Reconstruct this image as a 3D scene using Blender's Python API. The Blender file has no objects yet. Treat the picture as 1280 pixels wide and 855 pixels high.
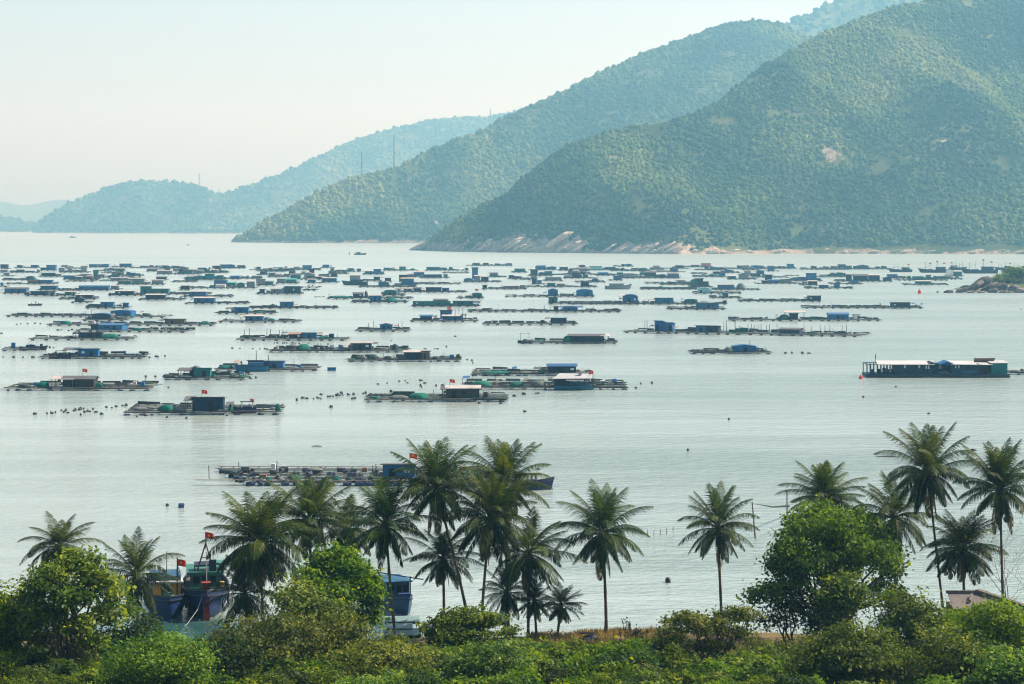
import bpy, math, random
import numpy as np
from mathutils import Vector, Matrix

# ------------------------------------------------------------------ camera, world, sun, exposure
sc = bpy.context.scene
col = sc.collection
F = 3022.0            # focal length in pixels of the 1280 px wide photograph (an 85 mm lens)
HZ = 280.0            # row of the horizon
CAMH = 35.0           # the photographer stands on a hillside 35 m above the bay
R = math.radians

cam_data = bpy.data.cameras.new('camera')
cam_data.sensor_width = 36.0
cam_data.lens = F / 1280 * 36.0
cam_data.shift_y = -(427.5 - HZ) / 1280.0
cam_data.clip_start = 1.0
cam_data.clip_end = 90000.0
cam = bpy.data.objects.new('camera', cam_data)
col.objects.link(cam)
cam.location = (0, 0, CAMH)
cam.rotation_euler = (R(90), 0, 0)
sc.camera = cam

SUN_EL, SUN_AZ = 47.0, 71.0       # elevation; azimuth clockwise from the viewing direction
sd = Vector((math.sin(R(SUN_AZ)) * math.cos(R(SUN_EL)), math.cos(R(SUN_AZ)) * math.cos(R(SUN_EL)), math.sin(R(SUN_EL))))
world = bpy.data.worlds.new('World')
sc.world = world
world.use_nodes = True
wn = world.node_tree
wn.nodes.clear()
wo = wn.nodes.new('ShaderNodeOutputWorld')
wb = wn.nodes.new('ShaderNodeBackground')
sky = wn.nodes.new('ShaderNodeTexSky')
sky.sky_type = 'NISHITA'
sky.sun_disc = False
sky.sun_elevation = R(SUN_EL)
sky.sun_rotation = R(SUN_AZ)
sky.altitude = 0
sky.air_density = 0.75
sky.dust_density = 1.8
sky.ozone_density = 0.0
wb.inputs['Strength'].default_value = 0.098
wn.links.new(sky.outputs[0], wb.inputs[0])
wn.links.new(wb.outputs[0], wo.inputs[0])

sun_l = bpy.data.lights.new('sun', 'SUN')
sun_l.energy = 5.0
sun_l.angle = R(0.5)
sun_l.color = (1.0, 0.93, 0.83)
sun = bpy.data.objects.new('sun', sun_l)
col.objects.link(sun)
sun.rotation_euler = sd.to_track_quat('Z', 'Y').to_euler()

sc.view_settings.view_transform = 'Standard'
sc.view_settings.look = 'None'
sc.view_settings.gamma = 1.0
sc.view_settings.use_curve_mapping = False
sc.view_settings.exposure = 0.98
sc.render.engine = 'CYCLES'
cy = sc.cycles
cy.max_bounces = 6
cy.diffuse_bounces = 2
cy.glossy_bounces = 2
cy.transmission_bounces = 4
cy.transparent_max_bounces = 6
cy.volume_bounces = 0
cy.use_denoising = True
cy.denoiser = 'OPENIMAGEDENOISE'
cy.denoising_input_passes = 'RGB_ALBEDO_NORMAL'
cy.denoising_prefilter = 'ACCURATE'
cy.pixel_filter_type = 'BLACKMAN_HARRIS'
cy.filter_width = 1.15
cy.sample_clamp_indirect = 4.0
cy.caustics_reflective = False
cy.caustics_refractive = False

# ------------------------------------------------------------------ helpers
rnd = random.Random(11)


def W(px, py, D):
    """The place seen at a point of the photograph, D metres away."""
    return Vector(((px - 640) / F * D, D, CAMH - (py - HZ) / F * D))


def dist(py, z=0.0):
    """How far off something of height z stands that is seen at row py."""
    return (CAMH - z) * F / (py - HZ)


def lin(c):
    return tuple(((x / 255) / 12.92 if x / 255 <= 0.04045 else ((x / 255 + 0.055) / 1.055) ** 2.4) for x in c)


def tag(o, label=None, cat=None, group=None, kind=None):
    if label:
        o['label'] = label
    if cat:
        o['category'] = cat
    if group:
        o['group'] = group
    if kind:
        o['kind'] = kind
    return o


def empty(name, loc=(0, 0, 0), rz=0.0):
    o = bpy.data.objects.new(name, None)
    o.empty_display_size = 0.5
    o.location = loc
    o.rotation_euler = (0, 0, rz)
    col.objects.link(o)
    return o


def link(name, me, parent=None):
    o = bpy.data.objects.new(name, me)
    col.objects.link(o)
    if parent is not None:
        o.parent = parent
    return o


def copy_tree(o, parent=None):
    c = o.copy()
    col.objects.link(c)
    if parent is not None:
        c.parent = parent
    for ch in list(o.children):
        copy_tree(ch, c)
    return c


def np_mesh(name, v, f, mats, midx=None, smooth=True, attrs=None):
    """v (n,3), f (m,k) arrays -> mesh; every face has k corners."""
    me = bpy.data.meshes.new(name)
    v = np.ascontiguousarray(v, dtype=np.float32)
    f = np.ascontiguousarray(f, dtype=np.int32)
    m, k = f.shape
    me.vertices.add(len(v))
    me.vertices.foreach_set('co', v.ravel())
    me.loops.add(m * k)
    me.loops.foreach_set('vertex_index', f.ravel())
    me.polygons.add(m)
    me.polygons.foreach_set('loop_start', np.arange(0, m * k, k, dtype=np.int32))
    for mt in mats:
        me.materials.append(mt)
    if midx is not None:
        me.polygons.foreach_set('material_index', np.ascontiguousarray(midx, dtype=np.int32))
    me.update(calc_edges=True)
    if smooth:
        me.polygons.foreach_set('use_smooth', np.ones(m, dtype=bool))
    for an, arr in (attrs or {}).items():
        a = me.attributes.new(an, 'FLOAT', 'POINT')
        a.data.foreach_set('value', np.ascontiguousarray(arr, dtype=np.float32))
    return me


class MB:
    """Collects boxes, bars, tubes and sheets; build() links them as ONE mesh object."""

    def __init__(s):
        s.v, s.f = [], []

    def add(s, vs, fs):
        b = len(s.v)
        s.v += [tuple(p) for p in vs]
        s.f += [tuple(b + i for i in q) for q in fs]
        return s

    def box(s, x0, x1, y0, y1, z0, z1):
        return s.add([(x0, y0, z0), (x1, y0, z0), (x1, y1, z0), (x0, y1, z0), (x0, y0, z1), (x1, y0, z1), (x1, y1, z1), (x0, y1, z1)],
                     [(0, 3, 2, 1), (4, 5, 6, 7), (0, 1, 5, 4), (1, 2, 6, 5), (2, 3, 7, 6), (3, 0, 4, 7)])

    def bar(s, a, b, w, h=None):
        a, b = Vector(a), Vector(b)
        h = h or w
        d = (b - a).normalized()
        up = Vector((0, 0, 1)) if abs(d.z) < 0.9 else Vector((1, 0, 0))
        sx = d.cross(up).normalized() * (w / 2)
        sz = sx.cross(d).normalized() * (h / 2)
        P = []
        for c in (a, b):
            P += [c - sx - sz, c + sx - sz, c + sx + sz, c - sx + sz]
        return s.add(P, [(0, 1, 2, 3), (7, 6, 5, 4), (0, 4, 5, 1), (1, 5, 6, 2), (2, 6, 7, 3), (3, 7, 4, 0)])

    def tube(s, pts, rad, n=6, cap=True):
        pts = [Vector(p) for p in pts]
        if not hasattr(rad, '__len__'):
            rad = [rad] * len(pts)
        rings = []
        b = len(s.v)
        for i, p in enumerate(pts):
            d = (pts[min(i + 1, len(pts) - 1)] - pts[max(i - 1, 0)]).normalized()
            up = Vector((0, 0, 1)) if abs(d.z) < 0.95 else Vector((1, 0, 0))
            sx = d.cross(up).normalized()
            sy = sx.cross(d).normalized()
            for k in range(n):
                a = 2 * math.pi * k / n
                s.v.append(tuple(p + (sx * math.cos(a) + sy * math.sin(a)) * rad[i]))
        for i in range(len(pts) - 1):
            for k in range(n):
                k2 = (k + 1) % n
                s.f.append((b + i * n + k, b + i * n + k2, b + (i + 1) * n + k2, b + (i + 1) * n + k))
        if cap:
            s.f.append(tuple(b + k for k in range(n))[::-1])
            e = b + (len(pts) - 1) * n
            s.f.append(tuple(e + k for k in range(n)))
        return s

    def sheet(s, P, t=0.03):
        """A thin slab over four corners."""
        P = [Vector(p) for p in P]
        n = (P[1] - P[0]).cross(P[3] - P[0]).normalized() * t
        return s.add(P + [p - n for p in P], [(0, 1, 2, 3), (7, 6, 5, 4), (0, 4, 5, 1), (1, 5, 6, 2), (2, 6, 7, 3), (3, 7, 4, 0)])

    def mound(s, cx, cy, z0, rx, ry, h, rg, n=12, m=5):
        """An uneven heap."""
        b = len(s.v)
        ph = rg.random() * 6
        for i in range(m):
            t = i / (m - 1)
            for k in range(n):
                a = 2 * math.pi * k / n
                q = math.cos(t * math.pi / 2) ** 0.8 * (1 + 0.16 * math.sin(3 * a + ph + 2 * t) + rg.uniform(-.09, .09))
                z = h * math.sin(t * math.pi / 2) * (1 + (rg.uniform(-.12, .12) if 0 < i < m - 1 else 0))
                s.v.append((cx + rx * q * math.cos(a), cy + ry * q * math.sin(a), z0 + z))
        for i in range(m - 1):
            for k in range(n):
                k2 = (k + 1) % n
                s.f.append((b + i * n + k, b + i * n + k2, b + (i + 1) * n + k2, b + (i + 1) * n + k))
        s.f.append(tuple(b + (m - 1) * n + k for k in range(n)))
        s.f.append(tuple(b + k for k in range(n))[::-1])
        return s

    def ribbon(s, y, prof, z0, t=0.05):
        """An upright strip of netting along x whose top follows prof [(x, height)]."""
        b = len(s.v)
        for x, h in prof:
            s.v += [(x, y, z0), (x, y, z0 + h), (x, y + t, z0 + h), (x, y + t, z0)]
        n = len(prof)
        for i in range(n - 1):
            p, q = b + 4 * i, b + 4 * i + 4
            s.f += [(p, q, q + 1, p + 1), (p + 1, q + 1, q + 2, p + 2), (p + 2, q + 2, q + 3, p + 3), (p + 3, q + 3, q, p)]
        e = b + 4 * (n - 1)
        s.f += [(b, b + 1, b + 2, b + 3), (e + 3, e + 2, e + 1, e)]
        return s

    def mesh(s, name, mat, smooth=False):
        me = bpy.data.meshes.new(name)
        me.from_pydata(s.v, [], s.f)
        me.materials.append(mat)
        if smooth:
            me.polygons.foreach_set('use_smooth', [True] * len(me.polygons))
        return me

    def build(s, name, mat, parent=None, smooth=False):
        return link(name, s.mesh(name, mat, smooth), parent)


def _hash(ix, iy, seed):
    h = (ix * 374761393 + iy * 668265263 + seed * 974711) & 0xffffffff
    h = ((h ^ (h >> 13)) * 1274126177) & 0xffffffff
    return ((h ^ (h >> 16)) & 0xffff) / 65535.0


def vnoise(x, y, seed=0):
    x, y = np.asarray(x, float), np.asarray(y, float)
    ix, iy = np.floor(x).astype(np.int64), np.floor(y).astype(np.int64)
    fx, fy = x - ix, y - iy
    fx, fy = fx * fx * (3 - 2 * fx), fy * fy * (3 - 2 * fy)
    a, b = _hash(ix, iy, seed), _hash(ix + 1, iy, seed)
    c, d = _hash(ix, iy + 1, seed), _hash(ix + 1, iy + 1, seed)
    return (a * (1 - fx) + b * fx) * (1 - fy) + (c * (1 - fx) + d * fx) * fy


def fbm(x, y, seed=0, octv=4):
    t, a, s = 0, 0.5, 0
    for i in range(octv):
        t = t + a * vnoise(x * 2 ** i, y * 2 ** i, seed + i * 17)
        s += a
        a *= 0.5
    return t / s


# ------------------------------------------------------------------ materials
class NT:
    def __init__(s, name):
        s.m = bpy.data.materials.new(name)
        s.m.use_nodes = True
        s.n = s.m.node_tree.nodes
        s.l = s.m.node_tree.links
        s.n.clear()
        s.out = s.n.new('ShaderNodeOutputMaterial')

    def new(s, t, **kw):
        n = s.n.new(t)
        for k, v in kw.items():
            setattr(n, k, v)
        return n

    def setv(s, sock, v):
        if isinstance(v, bpy.types.NodeSocket):
            s.l.new(v, sock)
        elif isinstance(v, (tuple, list)) and len(v) == 3 and sock.type == 'RGBA':
            sock.default_value = (*v, 1)
        else:
            sock.default_value = v

    def bsdf(s, color, rough=0.7, spec=0.3, normal=None, **kw):
        b = s.new('ShaderNodeBsdfPrincipled')
        s.setv(b.inputs['Base Color'], color)
        s.setv(b.inputs['Roughness'], rough)
        b.inputs['Specular IOR Level'].default_value = spec
        if normal is not None:
            s.l.new(normal, b.inputs['Normal'])
        for k, v in kw.items():
            s.setv(b.inputs[k], v)
        return b.outputs[0]

    def coord(s, which='Object', scale=(1, 1, 1), rot=(0, 0, 0)):
        tc = s.new('ShaderNodeTexCoord')
        mp = s.new('ShaderNodeMapping')
        mp.inputs['Scale'].default_value = scale
        mp.inputs['Rotation'].default_value = rot
        s.l.new(tc.outputs[which], mp.inputs[0])
        return mp.outputs[0]

    def wcoord(s, scale=(1, 1, 1), rot=(0, 0, 0)):
        g = s.new('ShaderNodeNewGeometry')
        mp = s.new('ShaderNodeMapping')
        mp.inputs['Scale'].default_value = scale
        mp.inputs['Rotation'].default_value = rot
        s.l.new(g.outputs['Position'], mp.inputs[0])
        return mp.outputs[0]

    def noise(s, vec, scale, detail=3.0, rough=0.55):
        n = s.new('ShaderNodeTexNoise')
        s.l.new(vec, n.inputs['Vector'])
        n.inputs['Scale'].default_value = scale
        n.inputs['Detail'].default_value = detail
        n.inputs['Roughness'].default_value = rough
        return n.outputs[0]

    def ramp(s, fac, stops):
        r = s.new('ShaderNodeValToRGB')
        e = r.color_ramp.elements
        e[0].position, e[0].color = stops[0][0], (*stops[0][1], 1)
        e[1].position, e[1].color = stops[-1][0], (*stops[-1][1], 1)
        for p, c in stops[1:-1]:
            x = e.new(p)
            x.color = (*c, 1)
        s.l.new(fac, r.inputs[0])
        return r.outputs[0]

    def mix(s, fac, a, b, mode='MIX'):
        m = s.new('ShaderNodeMix', data_type='RGBA', blend_type=mode)
        s.setv(m.inputs[0], fac)
        s.setv(m.inputs[6], a)
        s.setv(m.inputs[7], b)
        return m.outputs[2]

    def math(s, op, a, b=0.0, clamp=False):
        m = s.new('ShaderNodeMath', operation=op, use_clamp=clamp)
        s.setv(m.inputs[0], a)
        s.setv(m.inputs[1], b)
        return m.outputs[0]

    def maprange(s, v, a, b, c=0.0, d=1.0):
        m = s.new('ShaderNodeMapRange')
        s.setv(m.inputs[0], v)
        for i, x in enumerate((a, b, c, d)):
            s.setv(m.inputs[i + 1], x)
        return m.outputs[0]

    def bump(s, h, strength=0.5, distance=0.1):
        b = s.new('ShaderNodeBump')
        s.setv(b.inputs['Strength'], strength)
        b.inputs['Distance'].default_value = distance
        s.l.new(h, b.inputs['Height'])
        return b.outputs[0]

    def attr(s, name):
        a = s.new('ShaderNodeAttribute', attribute_name=name)
        return a.outputs['Fac']

    def done(s, surf=None, vol=None):
        if surf is not None:
            s.l.new(surf, s.out.inputs['Surface'])
        if vol is not None:
            s.l.new(vol, s.out.inputs['Volume'])
        return s.m


def hsv_rand(t, color, hv=0.02, sv=0.15, vv=0.25, src=None):
    """Varies a colour from object to object (or by an attribute)."""
    if src is None:
        src = t.new('ShaderNodeObjectInfo').outputs['Random']
    h = t.new('ShaderNodeHueSaturation')
    t.setv(h.inputs['Color'], color)
    t.setv(h.inputs['Hue'], t.maprange(src, 0, 1, 0.5 - hv, 0.5 + hv))
    w = t.math('FRACT', t.math('MULTIPLY', src, 7.31))
    t.setv(h.inputs['Value'], t.maprange(w, 0, 1, 1 - vv, 1 + vv))
    w2 = t.math('FRACT', t.math('MULTIPLY', src, 13.7))
    t.setv(h.inputs['Saturation'], t.maprange(w2, 0, 1, 1 - sv, 1 + sv))
    return h.outputs[0]


def worn(name, color, rough=0.65, scale=1.5, amount=0.5, spec=0.25, rand=True, dark=None, bump=0.0, stretch=(1, 1, 1)):
    """Painted or weathered surface: patchy fading, vertical dirt streaks."""
    t = NT(name)
    v = t.coord('Object', stretch)
    n = t.noise(v, scale, 4.0, 0.65)
    base = hsv_rand(t, color, 0.012, 0.12, 0.16) if rand else color
    d = dark or tuple(x * 0.45 for x in color)
    m = t.math('MULTIPLY', t.maprange(n, 0.35, 0.75), amount, True)
    c = t.mix(m, base, d)
    nv = t.coord('Object', (6, 6, 0.7))
    c = t.mix(t.math('MULTIPLY', t.maprange(t.noise(nv, 1.0, 3.0), 0.5, 0.8), amount * 0.7, True), c, tuple(min(1, x * 1.5 + 0.03) for x in color))
    nm = t.bump(n, bump, 0.05) if bump else None
    return t.done(t.bsdf(c, rough, spec, nm))


# ------------------------------------------------------------------ the air: one even box of haze
def make_haze():
    t = NT('haze_air')
    v = t.new('ShaderNodeVolumePrincipled')
    v.inputs['Color'].default_value = (0.27, 0.70, 1.0, 1)
    v.inputs['Absorption Color'].default_value = (1, 1, 1, 1)
    v.inputs['Density'].default_value = HAZE
    v.inputs['Anisotropy'].default_value = 0.25
    t.done(vol=v.outputs[0])
    m = MB().box(-11000, 11000, -300, 21000, -4.0, 1000.0)
    o = m.build('haze', t.m)
    tag(o, kind='stuff')
    return o


HAZE = 1.48e-4
make_haze()


# ------------------------------------------------------------------ water
def make_water():
    t = NT('bay_water')
    g = t.new('ShaderNodeNewGeometry')
    pos = g.outputs['Position']
    sx = t.new('ShaderNodeSeparateXYZ')
    t.l.new(pos, sx.inputs[0])
    y = sx.outputs[1]
    # long wind slicks that lie across the bay
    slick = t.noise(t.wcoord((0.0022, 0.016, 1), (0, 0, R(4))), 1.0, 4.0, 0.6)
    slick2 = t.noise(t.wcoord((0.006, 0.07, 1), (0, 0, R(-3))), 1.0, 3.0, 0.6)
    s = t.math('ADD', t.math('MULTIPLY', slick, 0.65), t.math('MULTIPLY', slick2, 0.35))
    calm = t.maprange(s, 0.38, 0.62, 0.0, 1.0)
    rip1 = t.noise(t.wcoord((0.42, 0.50, 1), (0, 0, R(12))), 1.0, 4.0, 0.65)
    rip2 = t.noise(t.wcoord((1.3, 1.9, 1), (0, 0, R(-9))), 1.0, 2.0, 0.6)
    swl = t.noise(t.wcoord((0.045, 0.11, 1), (0, 0, R(5))), 1.0, 3.0, 0.6)
    h = t.math('ADD', t.math('ADD', t.math('MULTIPLY', rip1, 0.85), t.math('MULTIPLY', rip2, 0.14)), t.math('MULTIPLY', swl, 1.5))
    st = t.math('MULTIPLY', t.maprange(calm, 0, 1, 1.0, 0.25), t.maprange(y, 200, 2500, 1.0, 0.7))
    lee_shade = t.math('MULTIPLY', t.maprange(y, 219, 212), t.maprange(sx.outputs[0], -7, -12))
    st = t.math('MULTIPLY', st, t.maprange(lee_shade, 0, 1, 1.0, 0.22))
    nm = t.bump(h, st, 1.0)
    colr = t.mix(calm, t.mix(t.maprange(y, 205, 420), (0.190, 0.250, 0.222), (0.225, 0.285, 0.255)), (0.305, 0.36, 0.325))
    colr = t.mix(lee_shade, colr, (0.025, 0.075, 0.075))  # moored boats' shade and dark reflections painted into the water colour
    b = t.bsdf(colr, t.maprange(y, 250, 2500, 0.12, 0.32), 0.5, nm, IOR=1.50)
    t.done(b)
    # one sheet from under the near shore to far beyond the last hill
    xs = np.linspace(-10800, 10800, 40)
    ys = np.concatenate([np.linspace(120, 1000, 25), np.linspace(1100, 20800, 40)])
    X, Y = np.meshgrid(xs, ys)
    v = np.stack([X, Y, np.zeros_like(X)], -1).reshape(-1, 3)
    nx = len(xs)
    i = (np.arange(len(ys) - 1)[:, None] * nx + np.arange(nx - 1)[None]).ravel()
    f = np.stack([i, i + 1, i + nx + 1, i + nx], 1)
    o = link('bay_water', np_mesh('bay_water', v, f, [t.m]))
    tag(o, kind='structure')


make_water()


# ------------------------------------------------------------------ hills
def hill_material(name, rocky=True):
    t = NT(name)
    p = t.wcoord()
    n1 = t.noise(p, 0.02, 5.0, 0.65)
    n2 = t.noise(p, 0.12, 4.0, 0.6)
    scrub = t.ramp(n1, [(0.3, (0.030, 0.050, 0.016)), (0.5, (0.060, 0.080, 0.024)), (0.7, (0.12, 0.125, 0.05))])
    rock = t.ramp(n2, [(0.25, (0.10, 0.08, 0.06)), (0.5, (0.28, 0.225, 0.17)), (0.75, (0.46, 0.39, 0.31))])
    a = t.attr('rock')
    f = t.maprange(t.math('ADD', a, t.math('MULTIPLY', t.math('SUBTRACT', n2, 0.5), 0.9)), 0.42, 0.58)
    c = t.mix(f, scrub, rock)
    nm = t.bump(t.noise(p, 0.3, 4.0, 0.6), 0.8, 2.0)
    return t.done(t.bsdf(c, 0.95, 0.1, nm))


def tree_blob_material(name, src):
    t = NT(name)
    a = t.attr('tint')
    c = t.ramp(a, src)
    n = t.noise(t.wcoord(), 0.45, 3.0, 0.6)
    c = t.mix(t.maprange(n, 0.3, 0.7), c, t.mix(1.0, c, (1.5, 1.45, 1.2), 'MULTIPLY'))
    nm = t.bump(t.noise(t.wcoord(), 0.9, 3.0, 0.6), 0.5, 0.8)
    return t.done(t.bsdf(c, 0.9, 0.1, nm))


GREENS = [(0.0, (0.012, 0.030, 0.012)), (0.4, (0.030, 0.060, 0.015)), (0.75, (0.064, 0.100, 0.022)), (1.0, (0.115, 0.135, 0.040))]
FOREST = tree_blob_material('forest_crowns', GREENS)
HILLM = hill_material('hill_ground')


def ico(sub):
    import bmesh
    bm = bmesh.new()
    bmesh.ops.create_icosphere(bm, subdivisions=sub, radius=1.0)
    v = np.array([x.co[:] for x in bm.verts])
    f = np.array([[q.index for q in x.verts] for x in bm.faces])
    bm.free()
    return v, f


def blobs(name, P, rad, hgt, tint, mat, sub=2, seed=1):
    """Far-off wood: one uneven crown per tree, all in one mesh."""
    rg = np.random.default_rng(seed)
    v, f = ico(sub)
    n = len(P)
    lump = 1 + rg.uniform(-0.22, 0.22, (n, len(v)))
    V = v[None] * lump[..., None]
    ang = rg.uniform(0, 6.28, n)
    ca, sa = np.cos(ang)[:, None], np.sin(ang)[:, None]
    x = V[..., 0] * ca - V[..., 1] * sa
    yv = V[..., 0] * sa + V[..., 1] * ca
    V = np.stack([x * rad[:, None], yv * rad[:, None] * rg.uniform(.8, 1.2, n)[:, None], V[..., 2] * hgt[:, None]], -1) + P[:, None]
    Fc = (f[None] + (np.arange(n) * len(v))[:, None, None]).reshape(-1, 3)
    me = np_mesh(name, V.reshape(-1, 3), Fc, [mat], attrs={'tint': np.repeat(tint, len(v))})
    return link(name, me)


def make_hill(name, sky_pts, shore_pts, k, nu=220, nt=60, seed=1, spur=0.10, spur_w=160., px_step=None, tree=None, rock=None, dfun=None):
    """A hill as terrain: a shoreline, a ridge behind it, slopes with spurs and gullies between."""
    sp, hp = np.array(sky_pts, float), np.array(shore_pts, float)
    u = np.linspace(sp[0, 0], sp[-1, 0], nu)
    rid = np.interp(u, sp[:, 0], sp[:, 1])
    # round off the corners of the polyline
    ker = np.ones(5) / 5
    rid = np.convolve(np.pad(rid, 2, 'edge'), ker, 'valid')
    ds = np.interp(u, hp[:, 0], hp[:, 1])
    a = (HZ - rid) / F
    dr = (ds + k * CAMH) / (1 - k * a)
    dr = np.maximum(dr, ds + 15)
    zr = CAMH + a * dr
    tt = np.concatenate([np.linspace(-0.04, 1, nt), np.linspace(1.05, 1.9, 12)])
    T, U = np.meshgrid(tt, u, indexing='ij')
    DS, DR, ZR = ds[None], dr[None], zr[None]
    g = np.where(T <= 1, T * (1.22 - 0.22 * T), 1 - (T - 1) * 0.9)
    Y = DS + (DR - DS) * T
    X = (U - 640) / F * Y
    mask = np.clip(T, 0, 1) * np.clip(1.08 - T, 0, 1) * 4
    rg = fbm(X / spur_w + 0.25 * Y / spur_w, Y / (spur_w * 4.0), seed) - 0.5
    rg2 = fbm(X / (spur_w * .35), Y / (spur_w * 0.5), seed + 5) - 0.5
    Z = ZR * g + mask * ZR * spur * rg * 2.4 + np.clip(mask, 0, 1) * ZR * spur * 0.5 * rg2
    # terraces of the shore
    Z = Z + np.where(T < 0.0, -4.0, 0.0)
    V = np.stack([X, Y, Z], -1)
    n1, n2 = V.shape[:2]
    i = (np.arange(n1 - 1)[:, None] * n2 + np.arange(n2 - 1)[None]).ravel()
    f = np.stack([i, i + 1, i + n2 + 1, i + n2], 1)
    rk = rock(X, Y, Z, T, U) if rock else np.zeros_like(T)
    o = link(name, np_mesh(name, V.reshape(-1, 3), f, [HILLM], attrs={'rock': rk.ravel()}))
    tag(o, kind='structure')
    if tree:
        n, rad0, hs, sd, sub = tree
        rg_ = np.random.default_rng(sd)
        # scatter evenly over the ground area of the grid
        P00, P10, P01 = V[:-1, :-1], V[1:, :-1], V[:-1, 1:]
        A = np.linalg.norm(np.cross(P10 - P00, P01 - P00), axis=-1).ravel()
        A *= ((T[:-1, :-1] > 0.015) & (T[:-1, :-1] < 1.12)).ravel()
        pick = rg_.choice(len(A), n, p=A / A.sum())
        pi, pj = pick // (n2 - 1), pick % (n2 - 1)
        r1, r2 = rg_.random(n)[:, None], rg_.random(n)[:, None]
        P = (V[pi, pj] * (1 - r1) + V[pi + 1, pj] * r1) * (1 - r2) + (V[pi, pj + 1] * (1 - r1) + V[pi + 1, pj + 1] * r1) * r2
        rr = rk[pi, pj]
        keep = (rr + rg_.uniform(-.25, .25, n) < 0.45) & (fbm(P[:, 0] / 38 + 31, P[:, 1] / 34, sd + 17, 4) + rg_.uniform(-.11, .11, n) < .68) & (P[:, 2] > 1.5)
        P = P[keep]
        m = len(P)
        cl = fbm(P[:, 0] / 55, P[:, 1] / 90, sd + 3, 3)
        rad = rad0 * (0.45 + 1.15 * rg_.random(m) ** 2.6 + 1.0 * np.clip(cl - 0.5, 0, 1))
        hgt = rad * hs * rg_.uniform(0.7, 1.5, m)
        big = fbm(P[:, 0] / 140 + 9, P[:, 1] / 220, sd + 8, 4)
        tint = np.clip((big - 0.5) * 3.0 + 0.40 + rg_.uniform(-.30, .30, m), 0, 1)
        P[:, 2] += hgt * 0.35
        b = blobs('hillside_forest', P, rad, hgt, tint, FOREST, sub, sd)
        tag(b, kind='stuff')
    return o, (u, ds, dr, zr)


def shore_rock(lo, hi, patches=(), seed=3, slant=0.02):
    def fn(X, Y, Z, T, U):
        top = (lo + (hi - lo) * fbm(U / 38.0, U * 0, seed, 3)) * (np.interp(U, [700, 880, 930], [1, .8, .28]) if hi > 20 else 1)
        diag = fbm((X - Z * 1.7) / 26.0, Z / 60.0, seed + 2, 3)
        r = np.clip(1.15 - Z / np.maximum(top, 0.5), 0, 1) * np.clip((diag - 0.33) * 6, 0.0, 1)
        r = np.maximum(r, (Z < 2.5) * 0.8)
        for (px, py, rx, ry) in patches:
            PY = HZ - (Z - CAMH) / Y * F
            d = ((U - px) / rx) ** 2 + ((PY - py) / ry) ** 2
            wob = fbm(U / 14., PY / 9., seed + 9, 3)
            r = np.maximum(r, np.clip(1.3 - d - (wob - 0.45) * 3.2, 0, 1) * .62)
        return np.clip(r, 0, 1)
    return fn


near_sky = [(513, 312.3), (522, 309), (540, 299), (559, 285), (580, 272), (603, 258), (634, 247), (648, 230), (662, 219), (694, 194), (720, 181), (741, 173),
            (769, 160), (797, 152), (844, 147), (875, 138), (900, 131), (924, 112), (950, 93), (979, 75), (1005, 57), (1031, 41), (1079, 17), (1134, 1), (1190, -16),
            (1280, -40), (1360, -58), (1460, -62)]
near_shore = [(513, 3285), (560, 3080), (640, 2960), (850, 2800), (1000, 2850), (1280, 2800), (1460, 2760)]
mid_sky = [(288, 303.3), (300, 296), (310, 290), (330, 276), (380, 251), (425, 226), (460, 217), (500, 207), (539, 184), (575, 172), (600, 163), (625, 149), (640, 142), (681, 125),
           (725, 104), (760, 88), (800, 74), (850, 55), (880, 45), (904, 39), (940, 35), (971, 37), (1000, 50), (1040, 62), (1100, 75), (1200, 90)]
mid_shore = [(288, 4610), (400, 4450), (520, 4380), (800, 4300), (1200, 4300)]
back_sky = [(860, 120), (900, 80), (940, 52), (972, 37), (1000, 20), (1039, 2), (1080, -10), (1130, -22), (1200, -30), (1300, -30)]
back_shore = [(860, 5600), (1300, 5600)]
far_sky = [(40, 287), (47, 278), (66, 266), (90, 253), (130, 236), (155, 228), (180, 225), (225, 228), (250, 234), (272, 243), (290, 239), (310, 232), (350, 219), (375, 207), (400, 195), (430, 180),
           (475, 165), (525, 153), (560, 148), (590, 146), (612, 148), (637, 141), (669, 132), (700, 128), (740, 134), (800, 150)]
far_shore = [(40, 9300), (300, 8900), (800, 8800)]
make_hill('near_hill', near_sky, near_shore, 2.1, 300, 90, 4, 0.27, 330, tree=(70000, 2.1, .95, 21, 2),
          rock=shore_rock(10, 36, [(1040, 190, 25, 13), (1012, 172, 13, 5), (1178, 172, 9, 15), (1110, 150, 11, 4), (1108, 185, 5, 5), (985, 106, 13, 3), (760, 196, 15, 2.5), (690, 254, 10, 1.6), (1225, 190, 7, 6)], 3))
make_hill('middle_hill', mid_sky, mid_shore, 2.1, 240, 60, 9, 0.20, 480, tree=(48000, 3.1, .95, 22, 2), rock=shore_rock(3, 12, [(535, 278, 14, 5)], 5))
make_hill('back_hill', back_sky, back_shore, 2.0, 60, 30, 14, 0.10, 260, tree=(3500, 8.0, 0.9, 23, 1))
make_hill('far_hill', far_sky, far_shore, 2.2, 220, 40, 19, 0.05, 520, tree=(16000, 7.0, 0.8, 24, 1), rock=shore_rock(2, 9, (), 8))
make_hill('far_islet', [(-60, 284), (-20, 276), (8, 274.5), (22, 277), (34, 280), (48, 280), (62, 285), (80, 289.3)], [(-60, 9900), (80, 10400)], 2.2, 60, 20, 23, 0.06, 200, tree=(1500, 9.0, 0.8, 25, 1), rock=shore_rock(2, 10, (), 12))
make_hill('faint_hill', [(-140, 262), (-60, 250), (0, 251), (30, 258), (60, 251), (82, 248), (110, 260), (150, 275), (200, 284)], [(-140, 14500), (200, 14500)], 2.2, 70, 20, 29, 0.08, 500)
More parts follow.
